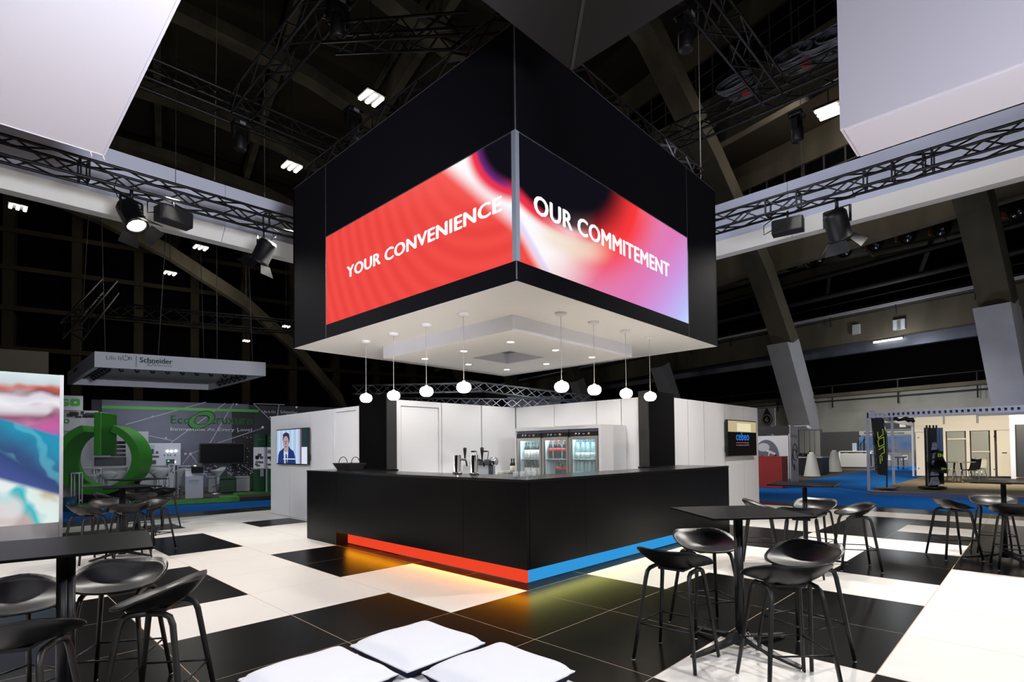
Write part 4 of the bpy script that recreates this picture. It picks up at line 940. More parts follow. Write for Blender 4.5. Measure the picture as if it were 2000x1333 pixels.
# ATV320 plinth
vP = vF+.35
pp = thing('display_plinth', 'grey white display plinth lettered ATV320 with a black drive on top', 'plinth', pl(380, 970, vP))
P0, P1 = pl(362, 970, vP), pl(397, 930, vP); ua, ub = P0.dot(UL), P1.dot(UL); zf = P1.z
obj('body', prism(B(), [(0, .122), (.62, .122), (.62, zf+.2), (0, zf)], uvz(ua, vP, 0), VL, ZU, UL*(ub-ua)), M('plinth_grey', (196, 198, 206), .55), pp)
ltext('ATV320', 368.5, 938.5, 388, 942, GREY, vP, par=pp, bold=.01); ltext('IP20 / IP66', 370, 943.5, 387, 945.5, GREY, vP, par=pp, bold=0)
dv = obj('drive_unit', obb(B(), uvz(ua+.15, vP+.18, zf+.075), UL*.3, VL*.3+ZU*.1, ZU*.2-VL*.05, .02), BPL, pp); 
obj('drive_display', lathe(B(), [(0, .0), (.04, .005), (.03, .012), (0, .014)], 10, uvz(ua+.24, vP+.13, zf+.29), axis=(0, -.3, 1)), E('lamp_white', (250, 252, 255), 1.5), pp)
def rail_frame(lab, x0, x1, yt, yb, v, dep=.5):
    t = thing('rail_frame', lab, 'frame', pl(x0, yb, v)); a, b = pl(x0, yb, v), pl(x1, yt, v); u0, u1, z1 = a.dot(UL), b.dot(UL), b.z
    m = M('rail_white', (188, 190, 198), .5)
    for vv in (v, v+dep):
        for u in (u0, u1): obj('post', tube(B(), [uvz(u, vv, .12), uvz(u, vv, z1)], .018, 6), m, t)
        obj('top_rail', tube(B(), [uvz(u0, vv, z1), uvz(u1, vv, z1)], .018, 6), m, t)
    for u in (u0, u1): obj('cross_rail', tube(B(), [uvz(u, v, z1), uvz(u, v+dep, z1)], .018, 6), m, t); obj('cross_rail', tube(B(), [uvz(u, v, .2), uvz(u, v+dep, .2)], .018, 6), m, t)
rail_frame('white tubular rail frame round the lettered plinth', 347.5, 395, 911, 966, vF+.9); rail_frame('white tubular rail frame on the ring side of the lettered plinth', 330, 340.5, 908, 958, vF+1.6)
rail_frame('white tubular rail frame beside the foot of the green ring', 139, 155, 925, 976, vF+.3); rail_frame('white tubular rail frame seen through the green ring', 184, 197, 916, 955, vF+2.6)
# swivel stools
GWH = M('gloss_white', (206, 208, 214), .18, spec=.6)
def swivel(x, y, v, lab, turn=0.0):
    p = pl(x, y, v); h = max(.55, p.z-.12)
    t = thing('swivel_stool', lab, 'stool', (p.x, p.y, .12), turn, 'white swivel stools in the green booth')
    bm = B(); R = .22
    lathe(bm, [(.03, h-.24), (.05, h-.16), (.12, h-.07), (.2, h-.01), (.225, h+.04), (.215, h+.045), (.18, h+.01), (.08, h-.02), (0, h-.025)], 20, (0, 0, 0))
    for v_ in bm.verts:
        if v_.co.y < -.05 and v_.co.z > h-.03: v_.co.z += (-v_.co.y-.05)*.55
    o = obj('bowl_seat', bm, GWH); o.parent = t
    for nm, pr_, m in (('gas_column', [(.045, .3), (.045, h-.2), (.03, h-.19)], GWH), ('chrome_stem', [(.022, .05), (.022, .3)], CHR), ('round_base', [(.2, 0), (.2, .012), (.05, .04), (.024, .06)], CHR)):
        o = obj(nm, lathe(B(), pr_, 14), m); o.parent = t
    o = obj('foot_ring', tube(B(), [(.14*math.cos(a), .14*math.sin(a)+.05, .24) for a in [2*PI*k/12 for k in range(13)]], .01, 6, cap=False), CHR); o.parent = t
swivel(213, 930, vF+2.4, 'white swivel stool facing out, seen through the green ring, nearer its middle'); swivel(181, 930, vF+2.8, 'white swivel stool turned sideways, seen through the green ring at its rim', 1.5)
swivel(312, 926, vF+1.9, 'white swivel stool in the cluster of three, nearest'); swivel(322, 923, vF+2.7, 'white swivel stool in the cluster of three, on the plinth side', .8); swivel(303, 922, vF+3.2, 'white swivel stool in the cluster of three, on the ring side', -.7)
swivel(351, 923, vF+2.4, 'white swivel stool behind the lettered plinth', .4); swivel(426, 921, vF+1.9, 'white swivel stool alone in front of the black display', 1.9)
# cube seats
for k, (x0, x1, yt, yb, dv_, m, nm) in enumerate(((407, 429, 932, 953, 2.6, LGREY, 'grey white cube seat behind the lone white stool'), (429, 461, 934, 956, 2.2, GDK, 'green cube seat, the wider one, in front of the black display'), (461, 488, 932, 953, 2.3, LGREY, 'grey white cube seat beside the wide green one'), (488, 499, 930, 951, 2.9, GDK, 'green cube seat against the product cabinet'))):
    v = vF+dv_; a, b = pl(x0, yb, v), pl(x1, yt, v)
    t = thing('cube_seat', nm, 'seat', a, 0, 'cube seats in the green booth')
    obj('padded_body', ubox(B(), a.dot(UL), v, .125, b.dot(UL), v+.6, b.z-.04, .02), m, t); obj('seat_pad', ubox(B(), a.dot(UL)-.005, v-.005, b.z-.038, b.dot(UL)+.005, v+.6, b.z+.02, .015), m, t)
# product cabinet
v = vF+1.3; cab = thing('product_cabinet', 'dark green product cabinet with lit white display windows and hanging tag', 'cabinet', pl(510, 960, v))
a, b, c = pl(498, 958, v), pl(520, 875, v), pl(545, 875, v); zs = pl(510, 917, v).z
for u0, u1, m in ((a.dot(UL), b.dot(UL)-.02, GDK), (b.dot(UL)+.03, c.dot(UL), M('mid_green', (24, 112, 66), .5))):
    obj('base_cabinet', ubox(B(), u0, v, .125, u1, v+.5, zs), m, cab); obj('header_panel', ubox(B(), u0, v+.02, pl(510, 874, v).z, u1, v+.5, pl(510, 848, v).z), m, cab)
    obj('window_back', ubox(B(), u0, v+.4, zs+.002, u1, v+.42, pl(510, 874, v).z), E('window_white', (176, 176, 190), .55), cab)
    for q in range(9):
        uu = random.uniform(u0+.03, u1-.12); zz = random.uniform(zs+.05, pl(510, 880, v).z)
        obj('showpiece', ubox(B(), uu, v+.2, zz, uu+random.uniform(.05, .12), v+.39, zz+random.uniform(.05, .12), .004), random.choice((BPL, GREY, LGREY)), cab)
obj('white_post', ubox(B(), b.dot(UL)-.02, v-.02, .125, b.dot(UL)+.03, v+.5, pl(510, 874, v).z), GWH, cab); obj('shelf_edge', ubox(B(), a.dot(UL)-.05, v-.04, zs, b.dot(UL)-.021, v+.399, zs+.02), LGREY, cab)
obj('hanging_tag', ubox(B(), pl(508, 930, v).dot(UL), v-.06, pl(508, 931, v).z, pl(514.5, 917, v).dot(UL), v-.045, pl(508, 917, v).z), GWH, cab)
ltext('M', 525.5, 854, 530, 857.5, GWH, v, par=cab); ltext('Ea', 525.5, 859.5, 531, 863, GWH, v, par=cab)
ltext('EcoStruxure', 504, 857, 517, 860, M('pale_green', (120, 160, 120), .6), v, par=cab, bold=0)
ltext('2', 521.5, 912, 524.5, 916, BPL, v+.3, par=cab)
# GO sign and boards, white counter
v = vF+4.5; sg = thing('sign_board', 'white sign board with big green letters GO above the green ring', 'sign', pl(145, 800, v))
a, b = pl(100, 801, v), pl(162, 774, v); obj('board', ubox(B(), a.dot(UL), v, a.z, b.dot(UL), v+.05, b.z), M('sign_white', (190, 190, 192), .6), sg); obj('post', ubox(B(), a.dot(UL)+.2, v+.06, .12, a.dot(UL)+.3, v+.12, b.z-.1), LGREY, sg)
def block(x0, y0, x1, y1, kind):
    a, b = pl(x0, y1, v), pl(x1, y0, v); w, h = (b-a).dot(UL), b.z-a.z; r = .22*h; P_ = []
    for cx_, cy_, s0 in ((w-r, r, -90), (w-r, h-r, 0), (r, h-r, 90), (r, r, 180)): P_ += [(cx_+r*math.cos(math.radians(s0+30*k)), cy_+r*math.sin(math.radians(s0+30*k))) for k in range(4)]
    obj('lettering', prism(B(), P_, a-VL*.012, UL, ZU, VL*-.01), GRE2, sg)
    if kind == 'O': obj('letter_hole', obb(B(), a+UL*w*.38+ZU*h*.36-VL*.03, UL*w*.26, VL*.005, ZU*h*.26), GWH, sg)
    else: obj('letter_hole', obb(B(), a+UL*w*.36+ZU*h*.62-VL*.03, UL*w*.64, VL*.005, ZU*h*.1), GWH, sg); obj('letter_hole', obb(B(), a+UL*w*.36+ZU*h*.3-VL*.03, UL*w*.2, VL*.005, ZU*h*.14), GWH, sg)
block(115, 780, 135.5, 793.5, 'G'); block(138, 780, 156.5, 793.5, 'O')
v2 = v+.4; sb = thing('sign_board', 'white graphic board with black product drawings behind the green ring', 'sign', pl(150, 840, v2))
a, b = pl(100, 842, v2), pl(192, 803, v2); obj('board', ubox(B(), a.dot(UL), v2, a.z, b.dot(UL), v2+.05, b.z), M('sign_white2', (168, 168, 170), .6), sb); obj('backing_wall', ubox(B(), a.dot(UL)-2, v2+.06, .12, b.dot(UL)+1.4, v2+.12, a.z), M('wall_dim', (150, 150, 156), .6), sb)
ltext('O', 124, 818, 136, 828, GRE2, v2, par=sb, bold=.06)
bm = B()
for k in range(14): p = pl(128+random.uniform(0, 46), 808+random.uniform(0, 9), v2); obb(bm, p-VL*.01, UL*random.uniform(.08, .25), VL*.006, ZU*random.uniform(.05, .12))
obj('product_drawings', bm, BPL, sb)
v3 = vF+3.6; wc = thing('counter', 'white counter seen through the green ring with dark product shelves above', 'counter', pl(200, 950, v3))
a, b = pl(120, 955, v3), pl(247, 912, v3); obj('counter_body', ubox(B(), a.dot(UL), v3, .125, b.dot(UL), v3+.5, b.z-.03), LGREY, wc); obj('counter_top', ubox(B(), a.dot(UL)-.03, v3-.03, b.z-.028, b.dot(UL)+.03, v3+.5, b.z), GWH, wc)
for k, y in enumerate((868, 876, 884, 892, 900)):
    p, q = pl(217, y, v3+.3), pl(245, y-6, v3+.3); obj('product_row', ubox(B(), p.dot(UL), v3+.3, p.z, q.dot(UL), v3+.45, q.z, .01), BPL, wc)
p, q = pl(184, 911, v3+.1), pl(246, 893, v3+.1); obj('product_row', ubox(B(), p.dot(UL), v3+.1, p.z, q.dot(UL), v3+.25, q.z, .02), M('device_dark', (52, 54, 58), .5), wc)
tag(obj('potted_bin', lathe(B(), [(.17, 0), (.2, .34), (.185, .34), (.16, .02), (0, .02)], 18, gz(132, 998)), M('bin_teal', (22, 74, 96), .5)), 'small teal bin on the blue carpet by the picture wall', 'bin')
# hanging frame
zb = 4.0; c1, c2, c3 = gz(184.5, 717, zb), gz(519, 735, zb), gz(131, 752, zb)
HU = (c2-c1); HW = HU.length; HU.normalize(); HV = (c3-c1).normalized(); NH = V((-HU.y, HU.x, 0)); HD = 5.7; HH = .46
hf = thing('hanging_light_box', 'white square light frame hanging over the green booth, lettered on its front face', 'hanging frame', c1)
HWM = M('frame_white', (214, 214, 222), .6)
T_ = .75
def hb(bm, u0, v0, z0, u1, v1, z1): return obb(bm, c1+HU*u0+HV*v0+ZU*z0, HU*(u1-u0), HV*(v1-v0), ZU*(z1-z0))
obj('front_beam', hb(B(), 0, 0, 0, HW, .12, HH), HWM, hf); obj('side_beam', hb(B(), 0, .12, 0, .12, HD, HH), HWM, hf); obj('side_beam', hb(B(), HW-.12, .12, 0, HW, HD, HH), HWM, hf); obj('back_beam', hb(B(), .12, HD-.12, 0, HW-.12, HD, HH), HWM, hf)
obj('inner_panel', hb(B(), .13, .13, .22, HW-.13, HD-.13, .25), M('frame_inner', (205, 206, 212), .7), hf)
for k in range(9):
    for side in (0, 1, 2):
        if side == 0: p = c1+HU*(.7+k*(HW-1.2)/8.5)+HV*.42
        elif side == 1: p = c1+HU*.42+HV*(.7+k*.5)
        else: p = c1+HU*(HW-.42)+HV*(.7+k*.5)
        if side and k > 5: continue
        obj('track_lamp', lathe(B(), [(0, -.1), (.06, -.1), (.06, .07), (0, .07)], 10, p+ZU*.02, axis=V((.35, -.5, -.8)) if side == 0 else V((.7, .2, -.8))), BPL, hf)
        obj('lamp_arm', obb(B(), p+ZU*.05+HU*.05, HU*.05, HV*.05, ZU*.16), BPL, hf)
obj('track_rail', hb(B(), .4, .39, .19, HW-.4, .44, .215), BPL, hf); obj('track_rail', hb(B(), .39, .45, .19, .44, HD-.5, .215), BPL, hf)
def htext(s, x0, y0, x1, y1, m, bold=.01):
    p, q, t = gp(x0, y1, c1, NH), gp(x1, y1, c1, NH), gp(x0, y0, c1, NH)
    obj('lettering', letters(B(), s, p-NH*.01, HU, ZU, (q-p).dot(HU), t.z-p.z, bold, .004), m, hf)
DGR = M('schrift_green', (18, 92, 52), .6); DGY = M('schrift_grey', (104, 106, 110), .6)
htext('Life Is', 207.5, 694.5, 238, 702.5, DGY, 0); htext('n', 251.8, 697.5, 257.5, 703.6, DGY, 0); htext('Schneider', 273, 698, 337, 708.5, DGR, .022); htext('Electric', 302, 711, 336, 716, DGY, .0)
c = gp(245.6, 699.7, c1, NH)-NH*.012; bm = B(); tube(bm, [c+(HU*math.cos(a)+ZU*math.sin(a))*.072 for a in [math.radians(90-28-(304)*k/16) for k in range(17)]], .009, 5); bar(bm, c+ZU*.02, c+ZU*.1, .016, .008, up=HV); obj('power_emblem', bm, DGY, hf)
c = gp(294.5, 712, c1, NH)-NH*.012; bm = B(); tube(bm, [c+HU*.07*math.cos(a)+ZU*.05*math.sin(a)+HU*.03*math.sin(a) for a in [2*PI*k/14 for k in range(15)]], .016, 5, flat=.5, cap=False); obj('leaf_emblem', bm, DGR, hf)
obj('divider_bar', hb(B(), (gp(265.5, 700, c1, NH)-c1).dot(HU), -.012, .06, (gp(266, 700, c1, NH)-c1).dot(HU)+.008, -.002, HH-.06), DGY, hf)
pz = c1+HV*(HD-1.6)-HU*.012; bm = letters(B(), 'Schneider', pz+ZU*.25, -HV, ZU, 1.0, .16, .02, .004); obj('lettering', bm, DGR, hf)
for k, (u, w) in enumerate(((.3, .3), (.3, HD-.3), (HW*.35, .2), (HW*.7, .2), (HW-.3, .3), (HW-.3, HD-.3))):
    p = c1+HU*u+HV*w+ZU*HH; obj('hanging_wire', tube(B(), [p, p+V((random.uniform(-.3, .3), 0, 6))], .012, 5), WIRE, hf)
truss('dark truss high over the green booth, its near end tilting to the picture wall', pl(140, 648, vF+4), pl(215, 560, vF+9), .5, .6, .04)
truss('dark truss high over the green booth running behind its wires', pl(200, 605, vF+9), pl(575, 640, vF+9), .5, .6, .035)
for k in range(3):
    p = c1+HU*(.8+k*1.3)+HV*.6
    spot('track_beam', tuple(p-ZU*.1), tuple(p+HV*3.5+HU*.6-ZU*3.2), 120, 90, (.88, .92, 1), .8, .05)
for k in range(2):
    p = c1+HU*(.5+k*1.6)+HV*.3
    spot('track_beam', tuple(p-ZU*.1), tuple(p-HV*1.4-ZU*3.0), 120, 90, (.9, .94, 1), .8, .05)
# ================================================================ BOOTHS ON THE FAR RIGHT
XV = V((1, 0, 0)); YV = V((0, 1, 0))
def px_(x, y, X_): return gx(x, y, X_)
def xbox(bm, X0, p, q, dep, bev=0, mi=0):
    """upright box facing the viewer, from two opposite corner pixels on the plane X = X0, going back by dep"""
    a, b = gx(*p, X0), gx(*q, X0); y0, y1 = sorted((a.y, b.y)); z0, z1 = sorted((a.z, b.z)); return box(bm, X0, y0, z0, X0+dep, y1, z1, bev, mi)
ALUW = M('alu_white', (190, 192, 206), .4, .3); CREAM = M('panel_cream', (226, 218, 202), .6); BRN = M('booth_carpet', (104, 94, 74), .95, var=.1, vs=15)
XF_, XB_ = 14.74, 25.0
sh = thing('shell_booth', 'shell-scheme booth with white slotted fascia, glazed back room and brown carpet', 'booth', (XF_, -6, 0))
yl = gx(1697, 960, XF_).y
obj('deck', box(B(), XF_+.03, -13, -.004, XB_, yl, .1), BRN, sh); obj('deck_edge', box(B(), XF_-.04, -13, -.004, XF_+.03, yl+.02, .12), M('edge_alu', (122, 128, 146), .35, .6), sh)
zf0, zf1 = gx(1700, 815.5, XF_).z, gx(1700, 807, XF_).z
bm = B(); box(bm, XF_, -13, zf0-.02, XF_+.05, yl, zf0+.025); box(bm, XF_, -13, zf1-.025, XF_+.05, yl, zf1+.02)
ys = [gx(x, 810, XF_).y for x in [1701.5, 1710, 1718.5, 1727.5] + [1736+9.1*k+.085*k*k for k in range(32)]]
prev = yl
for y in ys: box(bm, XF_, y+.028, zf0+.025, XF_+.05, prev, zf1-.025); prev = y-.028
obj('slotted_fascia', bm, ALUW, sh); obj('fascia_back', box(B(), XF_+.06, -13, zf0, XF_+.07, gx(1734, 810, XF_).y, zf1), M('slot_grey', (96, 100, 116), .6), sh)
for (x, yb, yt, X_) in ((1697, 962, 806, XF_), (1745, 940, 818, 18.6), (1784, 931, 812, XB_)):
    p = gx(x, yb, X_); obj('post', box(B(), X_, p.y-.035, .1, X_+.07, p.y+.035, zf1+.01), ALUW, sh)
obj('side_beam', bar(B(), (XF_+.05, yl-.03, zf0+.1), (XB_, gx(1784, 930, XB_).y, zf0+.1), .05, .22), ALUW, sh)
p = gx(1976, 900, XF_+2.0)
zt_ = gx(1800, 817, XB_).z
def backp(x0, x1, y0, y1, m, nm='back_panel', dx=0.0, dep=.05): return obj(nm, xbox(B(), XB_+dx, (x0, y0), (x1, y1), dep), m, sh)
for x0, x1 in ((1786, 1842), (1845, 1907), (1911, 1975)): backp(x0, x1, 816 if x0 < 1800 else 813.5, 834, CREAM)
for x in (1843.5, 1909): backp(x-1.4, x+1.4, 814, 834, M('post_grey', (150, 146, 138), .5), 'back_post', -.03)
backp(1786, 1976, 831, 840, CREAM, 'header_rail', -.06)
backp(1788, 1808, 841, 930, CREAM, 'door_panel'); backp(1840, 1849, 838, 931, CREAM, 'door_post', -.04); backp(1886, 1896, 838, 931, CREAM, 'door_post', -.04); backp(1933, 1944, 836, 931, CREAM, 'door_post', -.04); backp(1946, 1976, 838, 931, CREAM, 'door_panel')
backp(1898, 1933, 882, 884, CREAM, 'glazing_bar', -.02); backp(1850, 1886, 857, 859, CREAM, 'glazing_bar', -.02)
HAZE = M('frosted_pane', (168, 170, 160), .25, alpha=.8, spec=.6)
for x0, x1 in ((1849, 1886), (1896, 1933)): backp(x0, x1, 838, 931, HAZE, 'glass_pane', .02, .01)
backp(1957, 1967, 884, 886, BPL, 'letter_slot', -.012, .01)
for x, y in ((1794.5, 855), (1795.5, 915), (1941.5, 853), (1942, 917)): obj('lock', lathe(B(), [(.02, -.07), (.02, -.062), (0, -.06)], 8, gx(x, y, XB_), axis=(1, 0, 0)), BPL, sh)
obj('room_backing', box(B(), XB_+2.0, gx(1980, 900, XB_).y-3, .05, XB_+2.05, gx(1784, 900, XB_).y, zt_), M('dim_cream', (150, 146, 134), .8), sh)
obj('black_graphic', xbox(B(), XF_+6.0, (1981, 932), (2040, 828), .06), M('graphic_black', (20, 24, 28), .6), sh); obj('side_post', xbox(B(), XF_+5.9, (1975, 936), (1981, 812), .08), ALUW, sh)
obj('grey_wall_bit', xbox(B(), XF_+6.4, (1976, 934), (2060, 808), .05), CREAM, sh)
bm = B(); q = [gx(x, 818+y, XF_+4) for x, y in ((1730, 3), (1738, 0), (1743, 3), (1749, -1), (1755, 3), (1768, 0), (1775, 3), (1781, 2), (1785, 7))]
obj('gathered_curtain', tube(bm, q, [.05, .07, .04, .08, .05, .07, .09, .08, .05], 7), BPL, sh)
spot('unseen_booth_light', (19, -2.4, 3.6), (21.0, -2.4, 0), 900, 130, (1, .88, .7), .8, .2); spot('unseen_booth_light', (17.5, -3.0, 3.4), (25, -2.8, 1.2), 1100, 110, (1, .9, .76), .8, .2)  # unseen spots that brighten the booth interior
# flag
FLG = M('flag_black', (28, 28, 28), .8); LIME = E('lime_print', (156, 182, 62), .55)
XG = 15.6; fg = thing('feather_flag', 'black feather flag with lime lettering on a ground spike', 'flag', gx(1731, 955, XG))
pts = [gx(x, y, XG) for x, y in ((1701, 816), (1722, 816), (1729, 835), (1732, 862), (1732.5, 930), (1714, 927), (1709, 918), (1706, 872))]
obj('banner', prism(B(), [((p-pts[0]).dot(-YV), (p-pts[0]).z) for p in pts], pts[0], -YV, ZU, XV*.02), FLG, fg)
obj('flag_pole', tube(B(), [gx(1732, 952, XG), gx(1733, 880, XG), gx(1731, 848, XG), gx(1724, 818, XG)], .02, 6), STEEL, fg); b0 = gx(1732, 952, XG)
obj('spike_base', box(B(), b0.x-.4, b0.y-.25, b0.z-.03, b0.x+.4, b0.y+.25, b0.z), M('base_grey', (84, 80, 70), .6), fg)
def stroke(bm, px, w=.02):
    P_ = [gx(x, y, XG-.012) for x, y in px]
    for a, b in zip(P_, P_[1:]): bar(bm, a, b+(b-a).normalized()*w*.4, w, .006, up=XV)
cv = lambda l: [(1640+x/11.105, 800+y/11.1) for x, y in l]
bm = B()
for l in ([(932, 425), (945, 545), (835, 630), (820, 495)], [(850, 650), (955, 600), (965, 760), (855, 815), (830, 700), (850, 650)], [(845, 880), (960, 800), (970, 945), (920, 960), (870, 1025)], [(915, 1010), (922, 1115)], [(875, 1045), (885, 1175)]): stroke(bm, cv(l))
obj('lettering', bm, LIME, fg); bm = B()
letters(bm, 'TAILORED BRAND OUT OF FABRIC', gx(1706.5, 838, XG-.012), -ZU+YV*-.06, YV, 1.6, .05, 0, -.003); obj('lettering', bm, M('print_grey', (120, 120, 116), .7), fg)
# brochure rack and jackets
XR = 16.6; rk = thing('brochure_rack', 'tall black brochure and garment rack with slatted edge on the booth carpet', 'rack', gx(1822, 953, XR))
obj('panel_back', xbox(B(), XR, (1809, 952), (1829, 836), .08), M('rack_black', (24, 26, 30), .5), rk)
bm = B()
for k in range(34): xbox(bm, XR-.06, (1809, 838+k*3.35), (1814, 839.6+k*3.35), .05)
obj('slat_strip', bm, CREAM, rk); bm = B(); xbox(bm, XR-.065, (1807.6, 952), (1809, 836), .07); xbox(bm, XR-.065, (1813.8, 952), (1815, 836), .07); obj('slat_rails', bm, BPL, rk)
for x in (1808, 1814, 1821, 1827): obj('top_clip', xbox(B(), XR-.02, (x, 837), (x+3, 831), .1), BPL, rk)
obj('base_plate', lathe(B(), [(.36, 0), (.36, .04), (.3, .06), (0, .06)], 18, gx(1821, 954, XR)), BPL, rk)
POK = M('wallet_grey', (120, 124, 132), .3, .2, var=.5, vs=12)
for k, (x0, x1, y0, y1) in enumerate(((1818, 1831, 880, 864), (1820, 1830, 897, 885), (1816, 1834, 914, 899), (1816, 1834, 930, 916), (1813, 1836, 949, 932))):
    a, b = gx(x0, y0, XR-.12), gx(x1, y1, XR-.12); obj('brochure_pocket', prism(B(), [(0, 0), (1, .1), (.8, 1), (.25, .95)], a, -YV*(a.y-b.y), ZU*(b.z-a.z)+XV*.06, XV*.05), POK, rk)
obj('blue_strip', xbox(B(), XR+.05, (1830, 882), (1834, 837), .05), M('strip_blue', (90, 120, 156), .4), rk); obj('blue_strip', xbox(B(), XR+.05, (1836, 882), (1840, 837), .05), M('strip_blue', (90, 120, 156), .4), rk)
obj('slim_panel', xbox(B(), XR+.11, (1829.5, 946), (1841, 836), .05), M('rack_black', (24, 26, 30), .5), rk)
jk = thing('jacket', 'black work jacket with lime print hanging on the brochure rack', 'jacket', gx(1842, 925, XR-.1)); o = gx(1830, 926, XR-.16)
k_ = (gx(1840, 926, XR-.16)-o).length/10
prf = [(0, 6), (6, 3), (18, 1), (20, 12), (18, 26), (12, 40), (8, 50), (3, 62), (-2, 50), (-3, 34), (-6, 20), (-14, 24), (-13, 12)]
obj('jacket_body', prism(B(), [(x*k_, y*k_) for x, y in prf], o, -YV, ZU, XV*.12), M('jacket_black', (18, 19, 19), .85), jk)
obj('print', letters(B(), 'EN', gx(1832, 893, XR-.17), -YV, ZU, .13, .1, .02, .004), LIME, jk); obj('print', letters(B(), 'ZEN', gx(1838, 918, XR-.17), -YV, ZU, .12, .06, .02, .004), LIME, jk)
# table and chairs
def cantchair(lab, x, yb, X_, shell, turn, hpx):
    p = gx(x, yb, X_); s = 1.0
    t = thing('shell_chair', lab, 'chair', (p.x, p.y, .1), turn, 'shell chairs in the booths'); sm = shell
    bm = B(); N = 10; g = []
    for i in range(N+1):
        u = i/N; yy, zz = (-.2+u*.62, .45-.02*math.sin(u*3)) if u < .6 else (.2+(u-.6)*.25, .44+((u-.6)/.4)**1.2*.38)
        g.append([bm.verts.new(((j/6-.5)*.42*(1 if u < .85 else 1-.5*(u-.85)), yy, zz+.03*abs(j/6-.5)**2*4)) for j in range(7)])
    for i in range(N):
        for j in range(6): bm.faces.new((g[i][j], g[i][j+1], g[i+1][j+1], g[i+1][j])).smooth = True
    bmesh.ops.solidify(bm, geom=bm.faces[:], thickness=.018); o = obj('seat_shell', bm, sm); o.parent = t
    for sx in (-1, 1):
        for sy in (-1, 1):
            o = obj('leg', tube(B(), [(.2*sx, .2*sy+.05, 0), (.16*sx, .12*sy, .42), (.05*sx, .1*sy, .43)], .011, 6), CHR); o.parent = t
WSH = M('shell_white', (222, 220, 204), .4); BSH = M('shell_black', (26, 24, 22), .4)
cantchair('black shell chair with chrome legs beside the glass table', 1893, 932, 21.0, BSH, -2.3, 45); cantchair('white shell chair with chrome legs behind the black one', 1910, 927, 23.0, WSH, -1.9, 40); cantchair('white shell chair with chrome legs half hidden by the hanging jacket', 1852, 932, 21.5, WSH, -.6, 45)
p = gx(1871, 934, 20.6); tt = thing('round_table', 'round dark-topped table with four chrome legs in the shell booth', 'table', (p.x, p.y, .1))
obj('tabletop', lathe(B(), [(0, .72), (.5, .72), (.5, .74), (0, .74)], 26, (p.x, p.y, .1)), M('table_grey', (70, 68, 64), .3), tt)
for k in range(4): a = PI/4+k*PI/2; obj('leg', tube(B(), [(p.x+.12*math.cos(a), p.y+.12*math.sin(a), .82), (p.x+.2*math.cos(a), p.y+.2*math.sin(a), .1)], .02, 8), CHR, tt)
# ---- booth number six side: red counter, white wall
XA = 17.4
wb = thing('booth_wall', 'white booth wall with black header and a round grey emblem beside the red counter', 'wall', gx(1515, 950, XA))
obj('wall_panel', xbox(B(), XA, (1430, 948), (1541, 851), .1), WHT, wb); obj('header_panel', xbox(B(), XA-.02, (1430, 850), (1541, 832), .1), BPL, wb)
a = gx(1541.5, 934, XA); b = gx(1557, 934, XA+2.0); zt2 = gx(1541, 831, XA).z
obj('return_panel', prism(B(), [(0, 0), (1, 0), (1, 1), (0, 1)], V((XA, a.y, .0)), V((b.x-a.x, b.y-a.y, 0)), ZU*zt2, YV*-.06), M('panel_beige', (214, 206, 196), .6), wb)
dd_ = V((b.x-a.x, b.y-a.y, 0)); on = lambda s, t: V((XA, a.y, 0))+dd_*s+ZU*(zt2*t)-YV*.075+V((-.02, 0, 0))
bm = B()
for cx_, cy_, rx, ry in ((.55, .55, .3, .14), (.5, .44, .34, .16)): tube(bm, [on(cx_+rx*math.cos(q), cy_+ry*math.sin(q)) for q in [2*PI*k/20*.8 for k in range(21)]], .014, 5)
obj('loop_drawing', bm, M('ink_grey', (80, 74, 72), .7), wb)
obj('round_badge', prism(B(), ell(0, 0, .12, .14, 14), on(.45, .29), dd_.normalized(), ZU, dd_.normalized().cross(ZU)*-.01), M('badge_maroon', (84, 28, 34), .6), wb)
obj('lettering', letters(B(), 'Fax Tafta', on(.1, .8), dd_.normalized(), ZU, 1.4, .12, 0, .01), M('ink_grey', (80, 74, 72), .7), wb)
obj('lettering', letters(B(), 's', gx(1486.5, 841, XA-.03), -YV, ZU, .1, .12, .02, .004), WHT, wb)
cE = gx(1497, 893, XA-.012); sc = 1/60.0
EG = M('emblem_grey', (104, 108, 120), .6); EW = M('emblem_white', (206, 206, 214), .6)
def disc(pts, lay, m, nm): obj(nm, prism(B(), pts, cE-XV*.006*lay, -YV, ZU, XV*-.005), m, wb)
kx = 17.4+4.07; kx = kx/FPX*1.0
disc([(x*kx*1.25, y*kx) for x, y in ell(0, 0, 18, 32, 30)], 0, EG, 'emblem_disc'); disc([(x*kx*1.25, y*kx) for x, y in ell(-4, 18, 9, 8, 16)], 1, EW, 'emblem_mask'); disc([(x*kx*1.25, y*kx) for x, y in [(12, -18), (15, -12), (17, 0), (13, 6), (9, -2)]], 1, BPL, 'emblem_patch'); disc([(x*kx*1.25, y*kx) for x, y in ell(-6, 2, 1.4, 1.4, 10)], 1, BPL, 'emblem_dot')
XC = 15.9; rc = thing('counter', 'plain matt red booth counter beside the white outer wall', 'counter', gx(1505, 950, XC))
a = gx(1430, 950, XC); b = gx(1527, 892, XC)
obj('counter_body', box(B(), XC, b.y, .0, XC+.6, a.y, b.z-.02), M('counter_red', (158, 38, 30), .6), rc); obj('counter_top', box(B(), XC-.01, b.y-.01, b.z-.018, XC+.61, a.y, b.z), M('counter_red_top', (176, 60, 50), .5), rc)
tb_ = thing('tablet', 'white tablet on a tilted stand on the red counter', 'tablet', gx(1504, 891, XC+.2)); q = gx(1504, 891, XC+.2)
